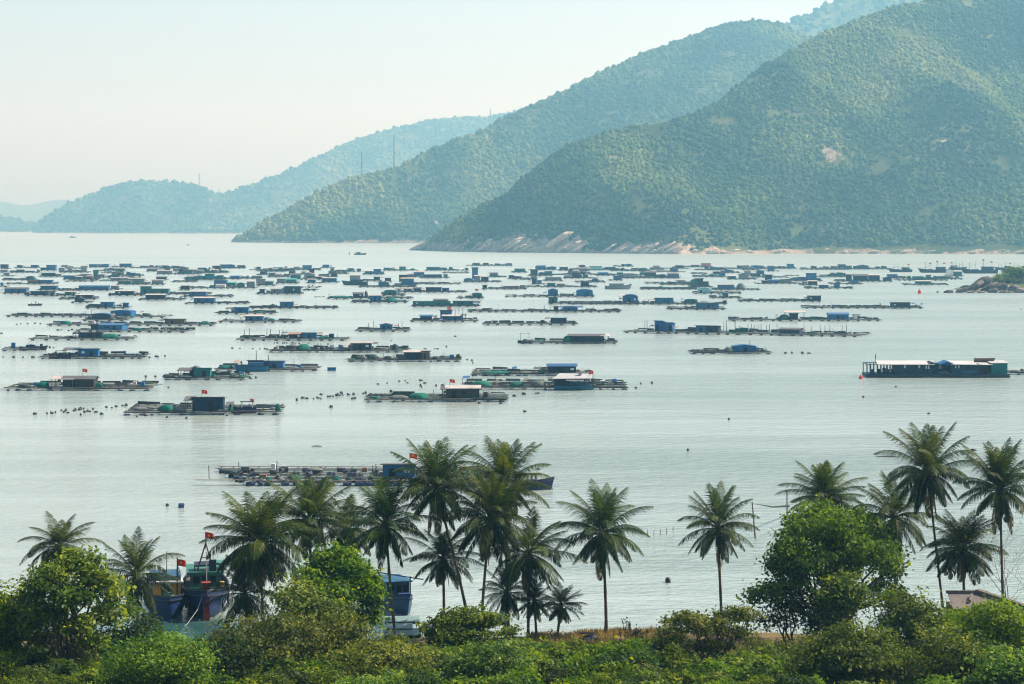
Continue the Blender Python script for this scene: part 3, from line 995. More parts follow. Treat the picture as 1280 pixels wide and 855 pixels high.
FAR = '''
0 12 336.5 | h 0 9 330.5 N f b
16 48 335.3 | h 38 46.5 331.3 B f b | h 21 27 331.5 D f d
49 71 338.6 | h 57.5 69 331.3 B f b | h 50 57 335.2 N f d
72 112 341 14 | h 73 80 334 G f g | h 84 90 334.5 G e g | h 101 108 332.3 G g d | c 80 101 337 G
110 136 334.6 | h 111 121 330.3 B f b | h 125 135 330.3 B f b
137 166 334.4 | h 149 163.5 329.5 B f b | p 330 142 143
0 50 341.3 | h 20 29 337 D f d | h 0 9 336.5 G f g
47 81 346.4 | h 52 68 341 N f d | h 69 76 342.5 G f w
77 101 349.8 | h 79 96 344.3 B f b
98 141 347.5 14 | h 113 119 337.6 T f t 8 | h 100 112 342.8 T f d | h 122 130 342.2 G f w
136 166 345 | h 145 151 341.8 D f d
0 18 345.3 | h 4 11 342 G f g
0 46 350.7 | h 32 42 345 T e d | c 2 30 347.5 G
5 71 355.5 | h 48 64.5 350 B f d | h 34 47 352.3 A f r
80 119 352.4
122 166 351.7 | h 138 149 348.6 G f g | h 150 160 347.2 G g g
144 186 356 | h 147 163 351 T g d | c 164 185 353 G
0 9 358.8 | h 0 3 353.3 B f b
45 100 363.2 | h 50 70 356.3 B f w
71 137 363.6 | h 98 135 356.8 B g b
136 151 362.4 | h 138 148 357 G f g
162 231 335.4 | n 195 202 332.8 N | n 204 210 333 N
182 241 339.6 | h 183 197 335 G f g
194 222 343.3 | h 196 206 337.8 G f w | h 207 215 338 G f g
220 251 343.2 13 | h 222 228 336.4 D f d 4 | h 226 240 339.5 T f d
235 262 340.6 | h 237 246 336.4 G f w | h 247 257.5 334.6 N f d
254 281 341 | h 261 267.5 332.2 D f d 30 | h 263 272 337.8 B f w
272 307 335.9 | h 275 290 330.6 B f b | h 289.5 293 331.3 B f d
150 178 345.6 | h 160 169 341 B f b
229 281 350.4 14 | h 232 242 345 T f w | h 243 255 344 T e t | h 256 267 342.3 T f d | h 271 279 343.4 T f w
158 184 355.3 | h 160 180 347.6 G f w
188 209 350.5 | h 195 207 346.6 N g d
187 206 356.2 | h 189.5 203.5 349.6 G f w
212 246 353
266 301 349.4 | h 287.5 299 344.5 B g b
297 327 349 | c 299 326 346 G
264 297 358 | h 267 283 350.3 B f d | h 284 294 352.6 T g t
295 321 360.6 | h 296 305 353 T e d | h 308 318 351 G f w
222 296 360.9 | h 269 281 355.6 W f w | n 261 268 356 T
222 239 362.8 | h 226 236 358.6 D f d
318 336 343.6 | h 325 334 338.6 T f d
334 356 340 | h 340 347 335.2 G f g | h 347.5 353 335.8 T f t
352 401 337.9 | h 367 374 333 G f g | h 378 389 331.6 B f b | c 390 400 335 N
399 419 335.2 | h 403 411 330.9 B f d
376 398 349 14 | h 378 384 336.6 N f d 40 | h 380 393 341 G e w
358 380 350 | h 363 375.5 341.6 T g d
343 374 354.7 | h 346 356 348.4 G f d | h 357 370 348 T g t
382 404 354.3 | h 384.5 394 348.6 B f w
400 424 353.3 | h 402 420 347 B f w
318 346 357.5 | h 320 331 348.6 G f r | h 331.5 341 351.2 T g d
374 401 360 
376 396 363.4
410 437 340
408 436 343
434 452 340 | h 434.5 442 335.4 T f t | h 446 451 337 N f d
432 454 353 | h 437 450 343.4 G f w
452 481 343.6 | h 456 465 339 T f d | h 467 476 336.3 B f b
450 478 351.6 | h 467 474.5 346 N f d | c 452 466 348.4 G
447 521 359.4 | h 473 482 352 B f d | c 484 518 356.4 G
477 511 338.8 | h 499 507 332.6 T f g | n 486 496 334.5 G
510 523 338.4 | n 512 520 335.4 T
530 587 338.6 | h 533 549.5 333.8 T f d
511 536 346.4 | h 517 530 338.6 B g w
524 562 348 | h 530 552 343 N f d
491 522 357.4 14 | h 495 506 343.5 D f r 60 | h 500 516 347.3 T f w 20 | h 503.5 516.5 350.6 B f d
479 490 352.6 | h 481 488.5 347.4 N f d
478 488 357.4 | h 480 486 352.4 T f w
514 576 355.6 | n 533 547 352 G
552 587 341.7 | n 562 580 340 G
578 627 353 14 | h 585 592.5 334.6 B f d 60 | h 580 591 347.6 B e d | h 593 600 344 G f w | h 601 610.5 345 N f g
582 641 332.7 | h 632 640 328.8 B e d
608 634 346.8 | h 612 622 340.6 T g d
634 644 348.8 | h 636 642.5 344 N f d
494 584 365.9 | h 493.5 502 360.6 W f w | h 504 515 361 G f w | h 516.5 526 359 N g d | h 532 551 359 N f d | h 552.5 561 360 B f b
601 659 361.9 | h 603 608.5 357 D f d | h 630 649 356.5 G g w
638 660 341 | h 643 656.5 335.7 T f t
660 700 337.8 | h 671 682 331.6 B g b | h 685 695.5 333 B e d
659 692 345.3 | h 663 672 337.4 N f d | h 681 690 339 T f t | h 673 680 340 B e b
698 730 338.8 | h 715 726 334.8 G f g
720 735 335.2 | h 724 731.5 331 D e d
734 754 338.2 | h 737 752.5 332.6 C f d
752 776 337.9 | h 757 767.5 334 B f b
766 793 333.6 | h 783 789.5 330.6 B f d
703 749 348.4 | h 705 714 343.6 G f g | h 714.5 726 341 N f d
744 812 345 | h 748 760 340 B g b
640 673 349.8
678 705 351.5 | h 682 702 347 G f r
718 758 353.4 | h 740 748 347.8 B e d
760 780 350.9 | h 767 777 344.8 B f b
663 683 355.7 | h 665 671 348.2 N f d | h 671.5 677 351 B f b
648 748 359.3 | h 684 694 354.8 T f d | h 696 706 354.4 G f w | h 726 736.5 352 N f d
788 832 337.6 | h 816.5 824.5 332 G g d
800 858 340.4 | h 839 847.5 335.8 B f b
774 852 348.2 14 | h 780 793 341 G f g | h 810 823 338.8 N g d 20 | h 825 832 343 N f d | h 835 848 341.3 B g d
843 893 334.3 | h 864 873.5 330.8 T f w | h 877 888.5 329 R f r
868 901 338 | h 888 898 334 B f b
903 966 336.6 | h 927 933 331.2 G f g | h 939 952.5 331.6 B e b
864 886 343
866 914 346.6 | n 887 897 342 T | h 899.5 907 340.8 B f d
909 948 349.7 | h 912 920 344.4 B f w | h 924 936 342.6 G f d
927 958 343.6 | h 931 938.5 338.2 G g d | h 946.5 955.5 338 B f b
806 871 355 | h 847 857 349.2 G g g | c 835 846 352 N
824 882 356.6 | c 826 878 354.4 G
861 892 359.4 14 | h 875.5 885 348 N f d 30 | h 874 886 351.8 D f d | h 864 872 348.2 T e t
800 874 362.3 | c 804 872 358.6 G | n 823 830 357.6 T
889 952 363 | h 898 918 355 B f w | n 921 932 354 G
937 987 347.3
944 967 355.2 | h 953 962.5 351 N g d
958 975 339.4 | h 960 968 332.3 B f d
965 997 336.4 | h 984 992.5 330 B f d | c 968 984 332.6 G
1000 1061 337.4
1013 1118 337 | h 1048 1057 330.5 N f d | h 1057.5 1065 331.4 T f w | h 1072 1086 331 N e d
960 1012 355.2 | h 964 972.5 343.4 N f d 30 | h 961 975 349.3 B g b | c 976 990 349 G
976 1030 351.8 | h 992 1002 347 B f d | h 1009 1021 341.4 B f d
980 1001 345.2
1000 1024 357 | h 1011 1022 350.8 N f w
1006 1069 361.2 | h 1024.5 1036 355.2 B f w | h 1043 1050 354 B f d
1044 1117 352.4 | h 1058.5 1065 343.2 N f d | h 1068 1085 342.5 N g d | h 1087 1100 343.2 N f w | h 1105 1115 346 N e d
1036 1080 355.7 | h 1063.5 1073 350.6 B f b
1108 1141 348.6 | h 1110 1122 342.8 B f d
1030 1062 345.4
1120 1187 351 | h 1142 1154 345.4 T f t
1129 1187 356.6 | h 1146 1164 350.8 T f w
1157 1206 349.6 | h 1165 1171 342.6 G f g 20 | h 1177 1185.5 344.8 T g d
1183 1206 345.8 | h 1184 1192 337 W a w | h 1193 1203 338.6 T f g
'''
for ln in FAR.strip().split('\n'):
    raft(ln)

rgx = random.Random(404)
for k_ in range(34):
    xx = rgx.uniform(20, 720) if k_ < 26 else rgx.uniform(720, 1060)
    yy = rgx.choice([336.2, 337.8, 339.2, 341.6, 343.8, 346.8, 348.6, 350])
    ww = rgx.uniform(16, 46)
    sg = '%.1f %.1f %.1f 12' % (xx, xx + ww, yy)
    for q_ in range(rgx.choice([1, 1, 2])):
        u_ = xx + ww * rgx.uniform(.1, .7)
        sg += ' | h %.1f %.1f %.1f %s %s %s' % (u_, u_ + rgx.uniform(4.5, 9), yy - rgx.uniform(3.4, 4.8), rgx.choice('GGGTNBDC'), rgx.choice('fgfe'), rgx.choice('wdgdr'))
    raft(sg)
NEAR = '''
0 35 367.4 | h 5 32.5 359.3 B g d :: long blue hut raft under a dark roof at the left edge of the dense rafts
29 71 370.2 | h 38 58 364 N f d | h 60 68 366.5 G f d | n 30 37 366 N :: navy hut raft just below the blue hut at the far left
58 96 370.4 | h 80.5 93 365.4 T f w :: teal hut raft with a white roof, between two navy hut rafts on the left
134 201 370 | h 143.5 166 363 N f w | n 135 140 366 N :: wide navy hut raft with a white roof and dark heap at its left
71 121 374.6 | h 94 114.5 367.8 N f w :: navy hut raft with white roof, just in front of a small teal hut raft
88 114 378.8 | h 93 104 374.4 N e d :: small low navy hut raft behind the blue hut with a side hut
170 263 368.6 14 | h 175 188 358 T f d | h 189 210 360.8 T f d :: raft with a tall teal hut joined to a long dark teal hut
171 231 375.4 | h 181.5 205 367.6 N f w | n 208 214 371.5 N :: navy hut raft with a white roof and a low bare deck to its right
226 291 371.6 | h 236 257 363.6 B f w | n 266 284 368 N :: blue hut raft under a white roof with a dark net heap beside
229 311 380.2 | h 241.5 267 371.5 B f w | c 270 306 377 N :: blue hut raft under a long white roof, long low nets to its right
104 161 385.8 | h 125 141 377.5 B f b | h 153 159.5 379 B f b | c 106 124 380 N :: blue hut raft with a small separate blue hut at its right end
5 206 396:397.5 | h 137.5 163 387.4 B a b | c 16 115 392.5 G | n 178 190 392.4 N :: very long net raft with an arched bright blue hut right of its middle
100 158 401.5 | h 114.5 137 391.6 N a b | p 386.5 104 111 115 | n 138 144 397.5 G :: short raft with arched navy hut and thin poles before the very long net raft
55 268 407.4 | n 73 88 401.3 T | h 205.5 230 398.5 A f d | v 201 206 399 d | n 230 234 402 T | n 248 262 402 T :: long raft with a brown hut and two green net heaps at its ends
92 232 414.5:416 | h 121 151 404.6 B g b | h 112 121 407.5 N f d | n 165.5 176.5 410 T :: long raft with a bright blue gabled hut and one green net heap
34 168 425.5 | h 98 126 415.2 N f d | v 91 98 415.8 d | n 124 149 417.3 T | c 60 92 421 N :: raft with a flat dark roofed navy hut and a big green net heap beside it
318 379 368 | h 324 330 361.4 D f d | h 338 354 359.5 G g g | h 355 375 357.8 N f d | n 332 338 363 G :: raft with a navy hut, a grey hut and a tiny dark hut
407 516 373.8 | h 441 453.5 365.4 N g d | n 412 440 369.6 T | n 455 459.5 363.8 N :: raft with a navy gabled hut right of a long low green net heap
437 511 378.8 | h 462 476.5 368.4 B f w | n 480 497 372.3 T :: blue hut raft under a white roof with a rounded green net heap to its right
475 507 370.3 | h 479.5 495.5 362.4 T a d | n 476 480 364.5 G :: short raft with an arched dark teal hut and grey net heap
570 606 373.6 | h 590 602.5 366 T a d | v 587 591 367.5 w | f 594 360.8 :: short raft with a dark teal hut, a pale leaning cover and a red flag
513 601 383.6 | h 516 563 376.8 T f t | h 541 559 373.6 D g d 18 | h 566 591.5 376 T f d :: raft filled by a long teal shed, dark roofed hut behind and teal hut
511 598 402.6 | h 525 539.5 393.6 N g b | h 548 562.5 387.6 B f d 14 | h 553 576.5 394.2 B f w | v 577 582 393 d | p 383.6 568.6 573 578 | f 559 383.6 :: raft crowded with three blue huts, one taller, tall poles and a red flag
583 777 390.6 | v 700 728 383 b | h 703 722 385 B a b | h 692 698 385 N f d | n 755 763 388 N | p 381 680.5 687.5 742 | c 588 690 388.6 N :: very long low raft with an arched blue hut under pale covers
603 724 406.6 | h 689 708.5 397.2 N f b | t 676 680.5 400.4 N | c 610 688 403.4 T | n 716 722 402 N :: long green netted raft with one navy blue hut near its right end
443 514 414.8 | h 474.5 490 404.2 B e d | p 401.5 459.5 467 497.5 502 | c 455 472 410 N | c 493 506 410.5 G :: short raft with a single blue gabled hut between pairs of thin tall poles
630 745 371.6 | h 685 697.5 360.6 B e b | h 720.5 741 361.6 B a b | c 700 718 367 G :: raft with a blue gabled hut and a wider blue arched hut at its right
684 799 380.4 | h 686 697 371.6 T f d | h 779 797.5 368 B a b | v 775 781 368.6 w :: long bare raft, teal hut at one end, blue arched hut at the other
866 929 367.6 | h 873 888.5 360 C a t :: raft with one pale teal rounded hut near its left end
887 929 373.2 | h 904 910.5 366.6 B f b :: short low raft with a tiny blue hut at its middle
712 910 380.8 | h 820 841.5 372.2 B f b | v 811 819.5 373.5 w | h 856 872 376.6 T a t | t 904 908.5 375.8 N :: long raft with a blue hut, pale open shed beside it and small dark end tank
833 909 387.4 | h 871 898.5 379 B f d | c 836 870 384.6 G :: short raft with a bright blue hut in front of the long raft's dark tank
923 1028 377.4 | h 1010 1026.5 369.5 N f d | v 1007 1011 370 w :: long bare raft with a navy hut at its right end
1002 1155 385.8 | h 1115 1138 377.8 N f d | c 1005 1112 382.8 N :: long netted raft with a navy hut near its right end and a person standing beside
911 1104 401.6 | v 982 1007 389 w | n 973 987 393 T | h 988 998 391.5 N f d | h 1037 1061.5 391 B g b | h 1067.5 1075 394.3 W f d | c 1008 1034 396.5 T :: long raft with an open white roofed shed, green heap and big blue hut
777 1076 416:421.5 14 | h 818.5 828 402.6 B f b | h 828.5 841 404.6 B f b | h 871 884 407.6 B f d | h 886 899.5 407.6 N f d | h 976 1000 409 N g d | p 400 801 806 812 902 908 914 919 | p 404 926 932 936 942 948 953 958 963 969 1004 1011 1019 1028 1036 1046 1056 | c 845 870 411 N | c 912 935 410.5 T | c 1014 1060 414 N :: longest slanting raft with several blue and navy huts and many thin poles
650 773 430 | h 711 755 417.8 N g d | v 752 761 418.5 w | n 704 715 419.5 T | n 653 660 424 N | c 662 704 425.4 T | n 766 772 427 N :: raft with a wide dark navy gabled hut, pale open shed at its right end
0 49 438.8 | t 13 17.5 428.8 B | c 0 12 434.5 N :: raft cut by the left edge, with a narrow tall blue box
46 181 448.6 14 | h 97 121.5 435.6 B f b | v 79 97 436 d | c 124 176 444 N | n 128 137 442 N | n 168 178 443 N :: low raft with a bright blue boxy hut beside a dark open shed
0 188 488.5 16 | h 77 116 470.6 D g d | v 63 90 472 w | f 101 460.6 | n 45 60 477.5 T | n 20 38 480 N | n 118 128 479 T | c 128 182 482.4 G | c 4 40 483 N :: raft with a dark brown hut, a bright white porch roof and a red flag
201 308 475.2 14 | h 241 262 459.8 T f t | v 222 236 461.5 d | h 234 246 457.6 D e d 3 | n 202 218 468 N | n 285 296 468 N | n 263 269 468 T :: raft with a bright green boxy hut beside a dark gabled porch
265 396 464.4 12 | n 270 291 457 T | h 328 353.5 450.8 B f b | h 309 327 450.4 B f d | n 350 357 459 T | p 441 333.5 | p 438 317 | c 356 392 460.6 N :: raft with a long blue hut, two thin poles and a bright green net heap
152 351 519 18 | h 240 278 496.2 N f d | v 231 240 498 d | f 251 487 | n 198 216 506 T | n 284 290 506 T | c 160 196 509 G | n 216 232 507 G | c 318 342 510.5 N | n 343 350 505.5 T | n 270 282 511.5 G :: raft with a dark navy hut, grey sloping roof, red flag and blue boat beside
335 511 440.6 14 | h 440 463.5 427.4 N f w | v 428 440 430 w | n 369 387 430.2 T | c 338 368 434 N | n 400 407 432.6 N | n 490 497 430 N | c 465 510 436 G :: raft with a navy hut, white porch roof and green net heap further left
434 579 452.4 12 | h 505 528 438.6 N f w | h 528 537 438.6 A f d | n 459 471.5 443 N | n 479 491 445 N | n 539 551 445.5 N | t 562 567.5 444 B | n 443 457 444.5 N | n 497 507 443 N :: raft with a navy hut, rounded dark net heaps and a small blue tank
588 742 470 16 | h 685 720 455.2 N g b | n 600 640 464 T | n 648 668 465 G | t 641 646 466 N | c 590 640 466.6 T | c 668 684 464.4 N | n 672 682 463 T :: raft with a tall navy gabled hut right behind the white roofed houseboat
574 786 487 18 | n 587 616 476.5 T | n 636 655 477 T | n 664 684 476 G | c 618 690 480.4 N | c 744 782 480.8 G :: long green netted raft to which the white roofed houseboat is moored
453 636 502.8 16 | h 558 599 483.4 D f w | v 552 558 484.5 d | f 562 473.6 | n 510 537 491.5 T | n 486 510 494 G | n 462 476 495.5 T | t 604 609.5 490.8 D | n 590 600 496 T | n 600 634 498 N | c 538 553 496 A2 :: raft with a dark white roofed hut, green nets and a dark upright tank
863 966 442.6 | h 917 945.5 431 B e b | c 870 916 439 N | n 951 958 437 N | n 905 919 433.5 G | p 424.5 938 :: small bright blue gable fronted hut alone on a low raft in open water
'''
for ln in NEAR.strip().split('\n'):
    d, lab = ln.split('::')
    raft(d.replace('A2', 'G').strip(), lab.strip())
for ln in ['310 423 386 | h 349.5 366 377.2 B f d | c 310 345 382 N | n 338 344 380 N :: long thin raft with one small plain blue hut left of its middle',
           '268 346 392.8 | h 292 309.5 384 B f b | n 275 280 388.6 N | v 282 291 385 d :: raft with a small blue hut beside an open dark roofed frame',
           '271 375 403.4 | h 306 328 394 B f w | v 300 307 395 w | n 334 343 398 T | c 344 374 400 N :: raft with a blue white roofed hut, green heap and trailing dark floats',
           '294 436 426 14 | h 361 378 416.2 D g r | h 378 395 416.6 B f b | n 398 411 420 T | t 411 417 417.6 N | c 304 320 419.6 N | c 328 358 419.6 N | p 410 305 311 331 336 347 352 :: raft with a half dark half blue hut, tall tank and many thin poles',
           '590 601 378.5 4 :: tiny bare raft below the dark teal hut with the red flag']:
    d, lab = ln.split('::')
    raft(d.strip(), lab.strip())
label_rafts()
# ------------------------------------------------------------------ the near raft of nets, the long floating house, the white roofed houseboat
nr = raft('240 622 607.5 19.5 7.5 | h 474.5 515 580.2 B f d 4 | f 511 566 | n 361 376.5 594.5 T | n 386 394 601 N | n 330 338 601 T | n 300 309 602 N | n 312 320 603 N | n 344 354 601 G | n 400 409 601 N | n 414 424 601 T | n 448 458 600 N | n 430 440 601 N | t 584 602 596.5 T | n 520 540 600 N | n 545 560 600 T | t 292 296 603 N | t 440 444 603 N',
          'raft of dark drums and nets behind the palms, blue hut with red flag')
nr['group'] = 'fish rafts moored nearer the shore'


def place(px, py, rz=0.0, z=0.0):
    D = dist(py, z)
    w = W(px, py, D)
    return (w.x, w.y, z), D / F


HOUSER = worn('house_roof_sheet', (.38, .385, .375), .6, .45, .55, .3, dark=(.20, .17, .14))
STEEL = worn('steel_blue_wall', (.015, .042, .080), .7, .7, .7, .2, stretch=(1.5, 1.5, .5), bump=.4)


def floating_house():
    (x, y, z), s = place(1172, 472)
    r = empty('floating_house', (x, y, 0), R(-1.0))
    X = lambda p: (p - 1172) * s
    H = lambda py: (472 - py) * s
    m = MB()
    m.box(X(1084), X(1261), 0, 9, 0.15, 0.75)
    m.build('hull', STEEL, r)
    m = MB()
    for i in range(20):
        xx = X(1087 + i * 9.0)
        m.tube([(xx - .8, .2, .15), (xx + .8, .2, .15)], .34, 7)
    m.build('hull_frame', BLACKM, r)
    # walls: long blue hall, dark middle, teal end
    a = MB().box(X(1122), X(1166), 1.0, 8, .76, 3.0).build('wall', STEEL, r)
    b = MB().box(X(1190), X(1226), 1.2, 8, .76, 3.0).build('wall', STEEL, r)
    c = MB().box(X(1240), X(1260), .9, 8.2, .76, 3.25).build('wall', WALLM['T'], r)
    d = MB().box(X(1167), X(1189), 5.0, 8, .76, 3.0).build('wall', WALLM['B'], r)
    e = MB().box(X(1227), X(1239), 3.5, 8, .76, 2.9).build('wall', WALLM['D'], r)
    for p in (1131, 1149):
        MB().box(X(p), X(p + 2.0), .95, 1.02, 2.1, 2.75).build('window', GLASSW, a)
    for p in (1158, 1161):
        MB().box(X(p), X(p + 1.6), .95, 1.02, 1.9, 2.7).build('window', GLASSW, a)
    for p in (1195, 1199):
        MB().box(X(p), X(p + 1.3), 1.15, 1.22, 2.1, 2.75).build('window', GLASSW, b)
    MB().box(X(1203), X(1222), 1.14, 1.23, .9, 1.5).build('railing', WALLM['B'], b)
    MB().box(X(1178), X(1181), 4.9, 5.05, 1.7, 2.5).build('window', GLASSW, d)
    # white hall roof falling to the front, second roof on the east half
    MB().sheet([(X(1097), -.4, 3.02), (X(1168), -.4, 3.02), (X(1174), 8.6, 3.42), (X(1101), 8.6, 3.42)], .1).build('roof', HOUSER, r)
    MB().sheet([(X(1189), -.3, 3.06), (X(1241), -.3, 2.96), (X(1237), 8.6, 3.30), (X(1189), 8.6, 3.42)], .1).build('roof', HOUSER, r)
    MB().sheet([(X(1239), .3, 3.32), (X(1262), .3, 3.36), (X(1262), 8.7, 3.55), (X(1239), 8.7, 3.5)], .1).build('roof', ROOFM['g'], r)
    for (p0, p1, zt, mt) in ((1158, 1174, 3.55, 'D'), (1176, 1194, 3.75, 'B'), (1212, 1236, 3.15, 'N')):
        x0, x1, xm = X(p0), X(p1), X((p0 + p1) / 2)
        zb = zt - .75
        MB().add([(x0, .2, zb), (x1, .2, zb), (xm, .2, zt), (x0, 6, zb), (x1, 6, zb), (xm, 6, zt)], [(0, 1, 2), (5, 4, 3), (0, 2, 5, 3), (1, 4, 5, 2), (0, 3, 4, 1)]).build('gable', WALLM[mt], r)
    # open gallery of posts at the west end
    m = MB()
    for p in (1084.5, 1089, 1093, 1097.5, 1102, 1106.5, 1110, 1114, 1118, 1121):
        for yy in (.5, 7.5):
            m.box(X(p) - .09, X(p) + .09, yy - .08, yy + .08, .75, 2.95)
    m.box(X(1084.5), X(1121), .42, .58, 2.93, 3.06)
    m.box(X(1084.5), X(1121), 7.42, 7.58, 2.93, 3.06)
    m.box(X(1084.5) - .08, X(1084.5) + .08, .58, 7.42, 2.95, 3.08)
    m.build('gallery_frame', WALLM['N'], r)
    for p, mm in ((1090, 'B'), (1099, 'N'), (1106, 'D'), (1111, 'B'), (1117, 'N')):
        k = MB().box(X(p), X(p + 3.2), 2.0, 4.0, .76, 1.0 + .5 * rnd.random() + .5)
        k.build('crate', WALLM[mm], r)
    MB().tube([(X(1095.5), 1, 3.0), (X(1095), 1, H(442.5))], [.07, .05], 5).build('pole', POLEM, r)
    MB().add([(X(1094.6), 1, H(448)), (X(1096.2), 1.05, H(448.5)), (X(1096.0), 1.1, H(444.5)), (X(1094.8), 1, H(443.8))], [(0, 1, 2, 3)]).build('pennant', DARKM, r)
    MB().mound(X(1183), 3, .7, 1.6, 1.3, .8, rnd).build('net_heap', NETG, r, True)
    tag(r, 'long low blue floating house under white roofs, moored alone in open water', 'floating house')
    cn = boat_hull('canoe', 4.6, 0.75, 0.45, 0.15, WALLM['A'])
    cn.location = (x + X(1236), y + 5.5, 3.62)
    cn.rotation_euler = (0, 0, R(3))
    tag(cn, 'dark canoe laid on the white roof of the long floating house', 'canoe')
    raft('1258 1300 468.5 6', 'bare raft of dark beams tied to the end of the long floating house')['group'] = 'fish rafts moored nearer the shore'


def boat_hull(name, L, Bm, H, sheer, mat, stripe=None, parent=None, top=None, closed=0.75, root=None):
    """A wooden hull: pointed raised bow at +x, narrower stern at -x; keel below the water."""
    n, k = 17, 9
    vs, fs = [], []
    for i in range(n):
        t = i / (n - 1)
        x = -L / 2 + L * t
        b = Bm / 2 * (closed + (1 - closed) * min(1, t * 4)) * (1 - max(0, (t - 0.45) / 0.55) ** 2.3 * 0.995)
        zt = H * (1 + sheer * (max(0, t - .4) / .6) ** 2 + sheer * .35 * (max(0, .3 - t) / .3) ** 2)
        zb = -0.45 + (0.5 * H) * max(0, (t - .8) / .2) ** 2
        xo = 0.07 * L * max(0, (t - .55) / .45) ** 1.5
        for j in range(k):
            a = -1 + 2 * j / (k - 1)
            q = abs(a)
            z = zb + (zt - zb) * q ** 2.2
            w = b * (1 - (1 - q) ** 2.1)
            vs.append((x + xo * (z - zb) / max(.1, zt - zb), math.copysign(w, a), z))
    for i in range(n - 1):
        for j in range(k - 1):
            p = i * k + j
            fs.append((p, p + k, p + k + 1, p + 1))
    fs.append(tuple(range(k)))
    m = MB().add(vs, fs)
    o = m.build(name, mat, parent, True)
    # inside: deck a little under the gunwale, thick rim
    dv, df = [], []
    for i in range(n):
        a, b = vs[i * k], vs[i * k + k - 1]
        dz = min(.35, H * .35)
        dv += [(a[0], a[1] * .96, a[2] - dz), (b[0], b[1] * .96, b[2] - dz)]
    for i in range(n - 1):
        df.append((2 * i, 2 * i + 1, 2 * i + 3, 2 * i + 2))
    MB().add(dv, df).build('deck', PLANK, o)
    for side in (0, k - 1):
        MB().tube([Vector(vs[i * k + side]) for i in range(n)], max(.05, Bm * .022), 5).build('gunwale', stripe or mat, o)
    if top:
        for side in (-1, 1):
            pts = []
            for i in range(n):
                a = vs[i * k + (k - 1 if side > 0 else 0)]
                pts.append((a[0], a[1] * .985 + side * .03, a[2] - H * .22))
            MB().tube(pts, max(.05, Bm * .018), 5).build('wale', top, o)
    return o


def make_hull_boat(label, loc, rz, L, Bm, H, sheer, mat, stripe, wale, group=None, cat='fishing boat', name='fishing_boat'):
    r = empty(name, loc, rz)
    boat_hull('hull', L, Bm, H, sheer, mat, stripe, r, wale)
    tag(r, label, cat, group)
    return r


GREENP = worn('boat_green', (0.03, 0.14, 0.11), 0.6, 1.0, 0.5, 0.3)
BOATB = worn('boat_blue', (0.006, 0.026, 0.095), 0.6, 0.8, 0.5, 0.2, dark=(0.01, 0.03, 0.08))
BOATR = worn('boat_red', (0.20, 0.018, 0.018), 0.6, 1.0, 0.4, 0.3)
YELLOW = worn('cabin_yellow', (0.62, 0.33, 0.02), 0.6, 1.0, 0.4, 0.3)
PALEW = worn('boat_white', (0.46, 0.46, 0.42), 0.65, 1.0, 0.6, 0.25)
LBLUE = worn('boat_light_blue', (0.018, 0.075, 0.14), 0.6, 1.0, 0.6, 0.25)
BLACKH = worn('boat_black', (0.012, 0.016, 0.03), 0.6, 0.8, 0.4, 0.3)
BOATG = 'boats tied up under the palms'


BOATS = []
SHEDR = worn('pale_teal_sheet', (.17, .27, .265), .6, .8, .6, .2, dark=(.06, .12, .12))


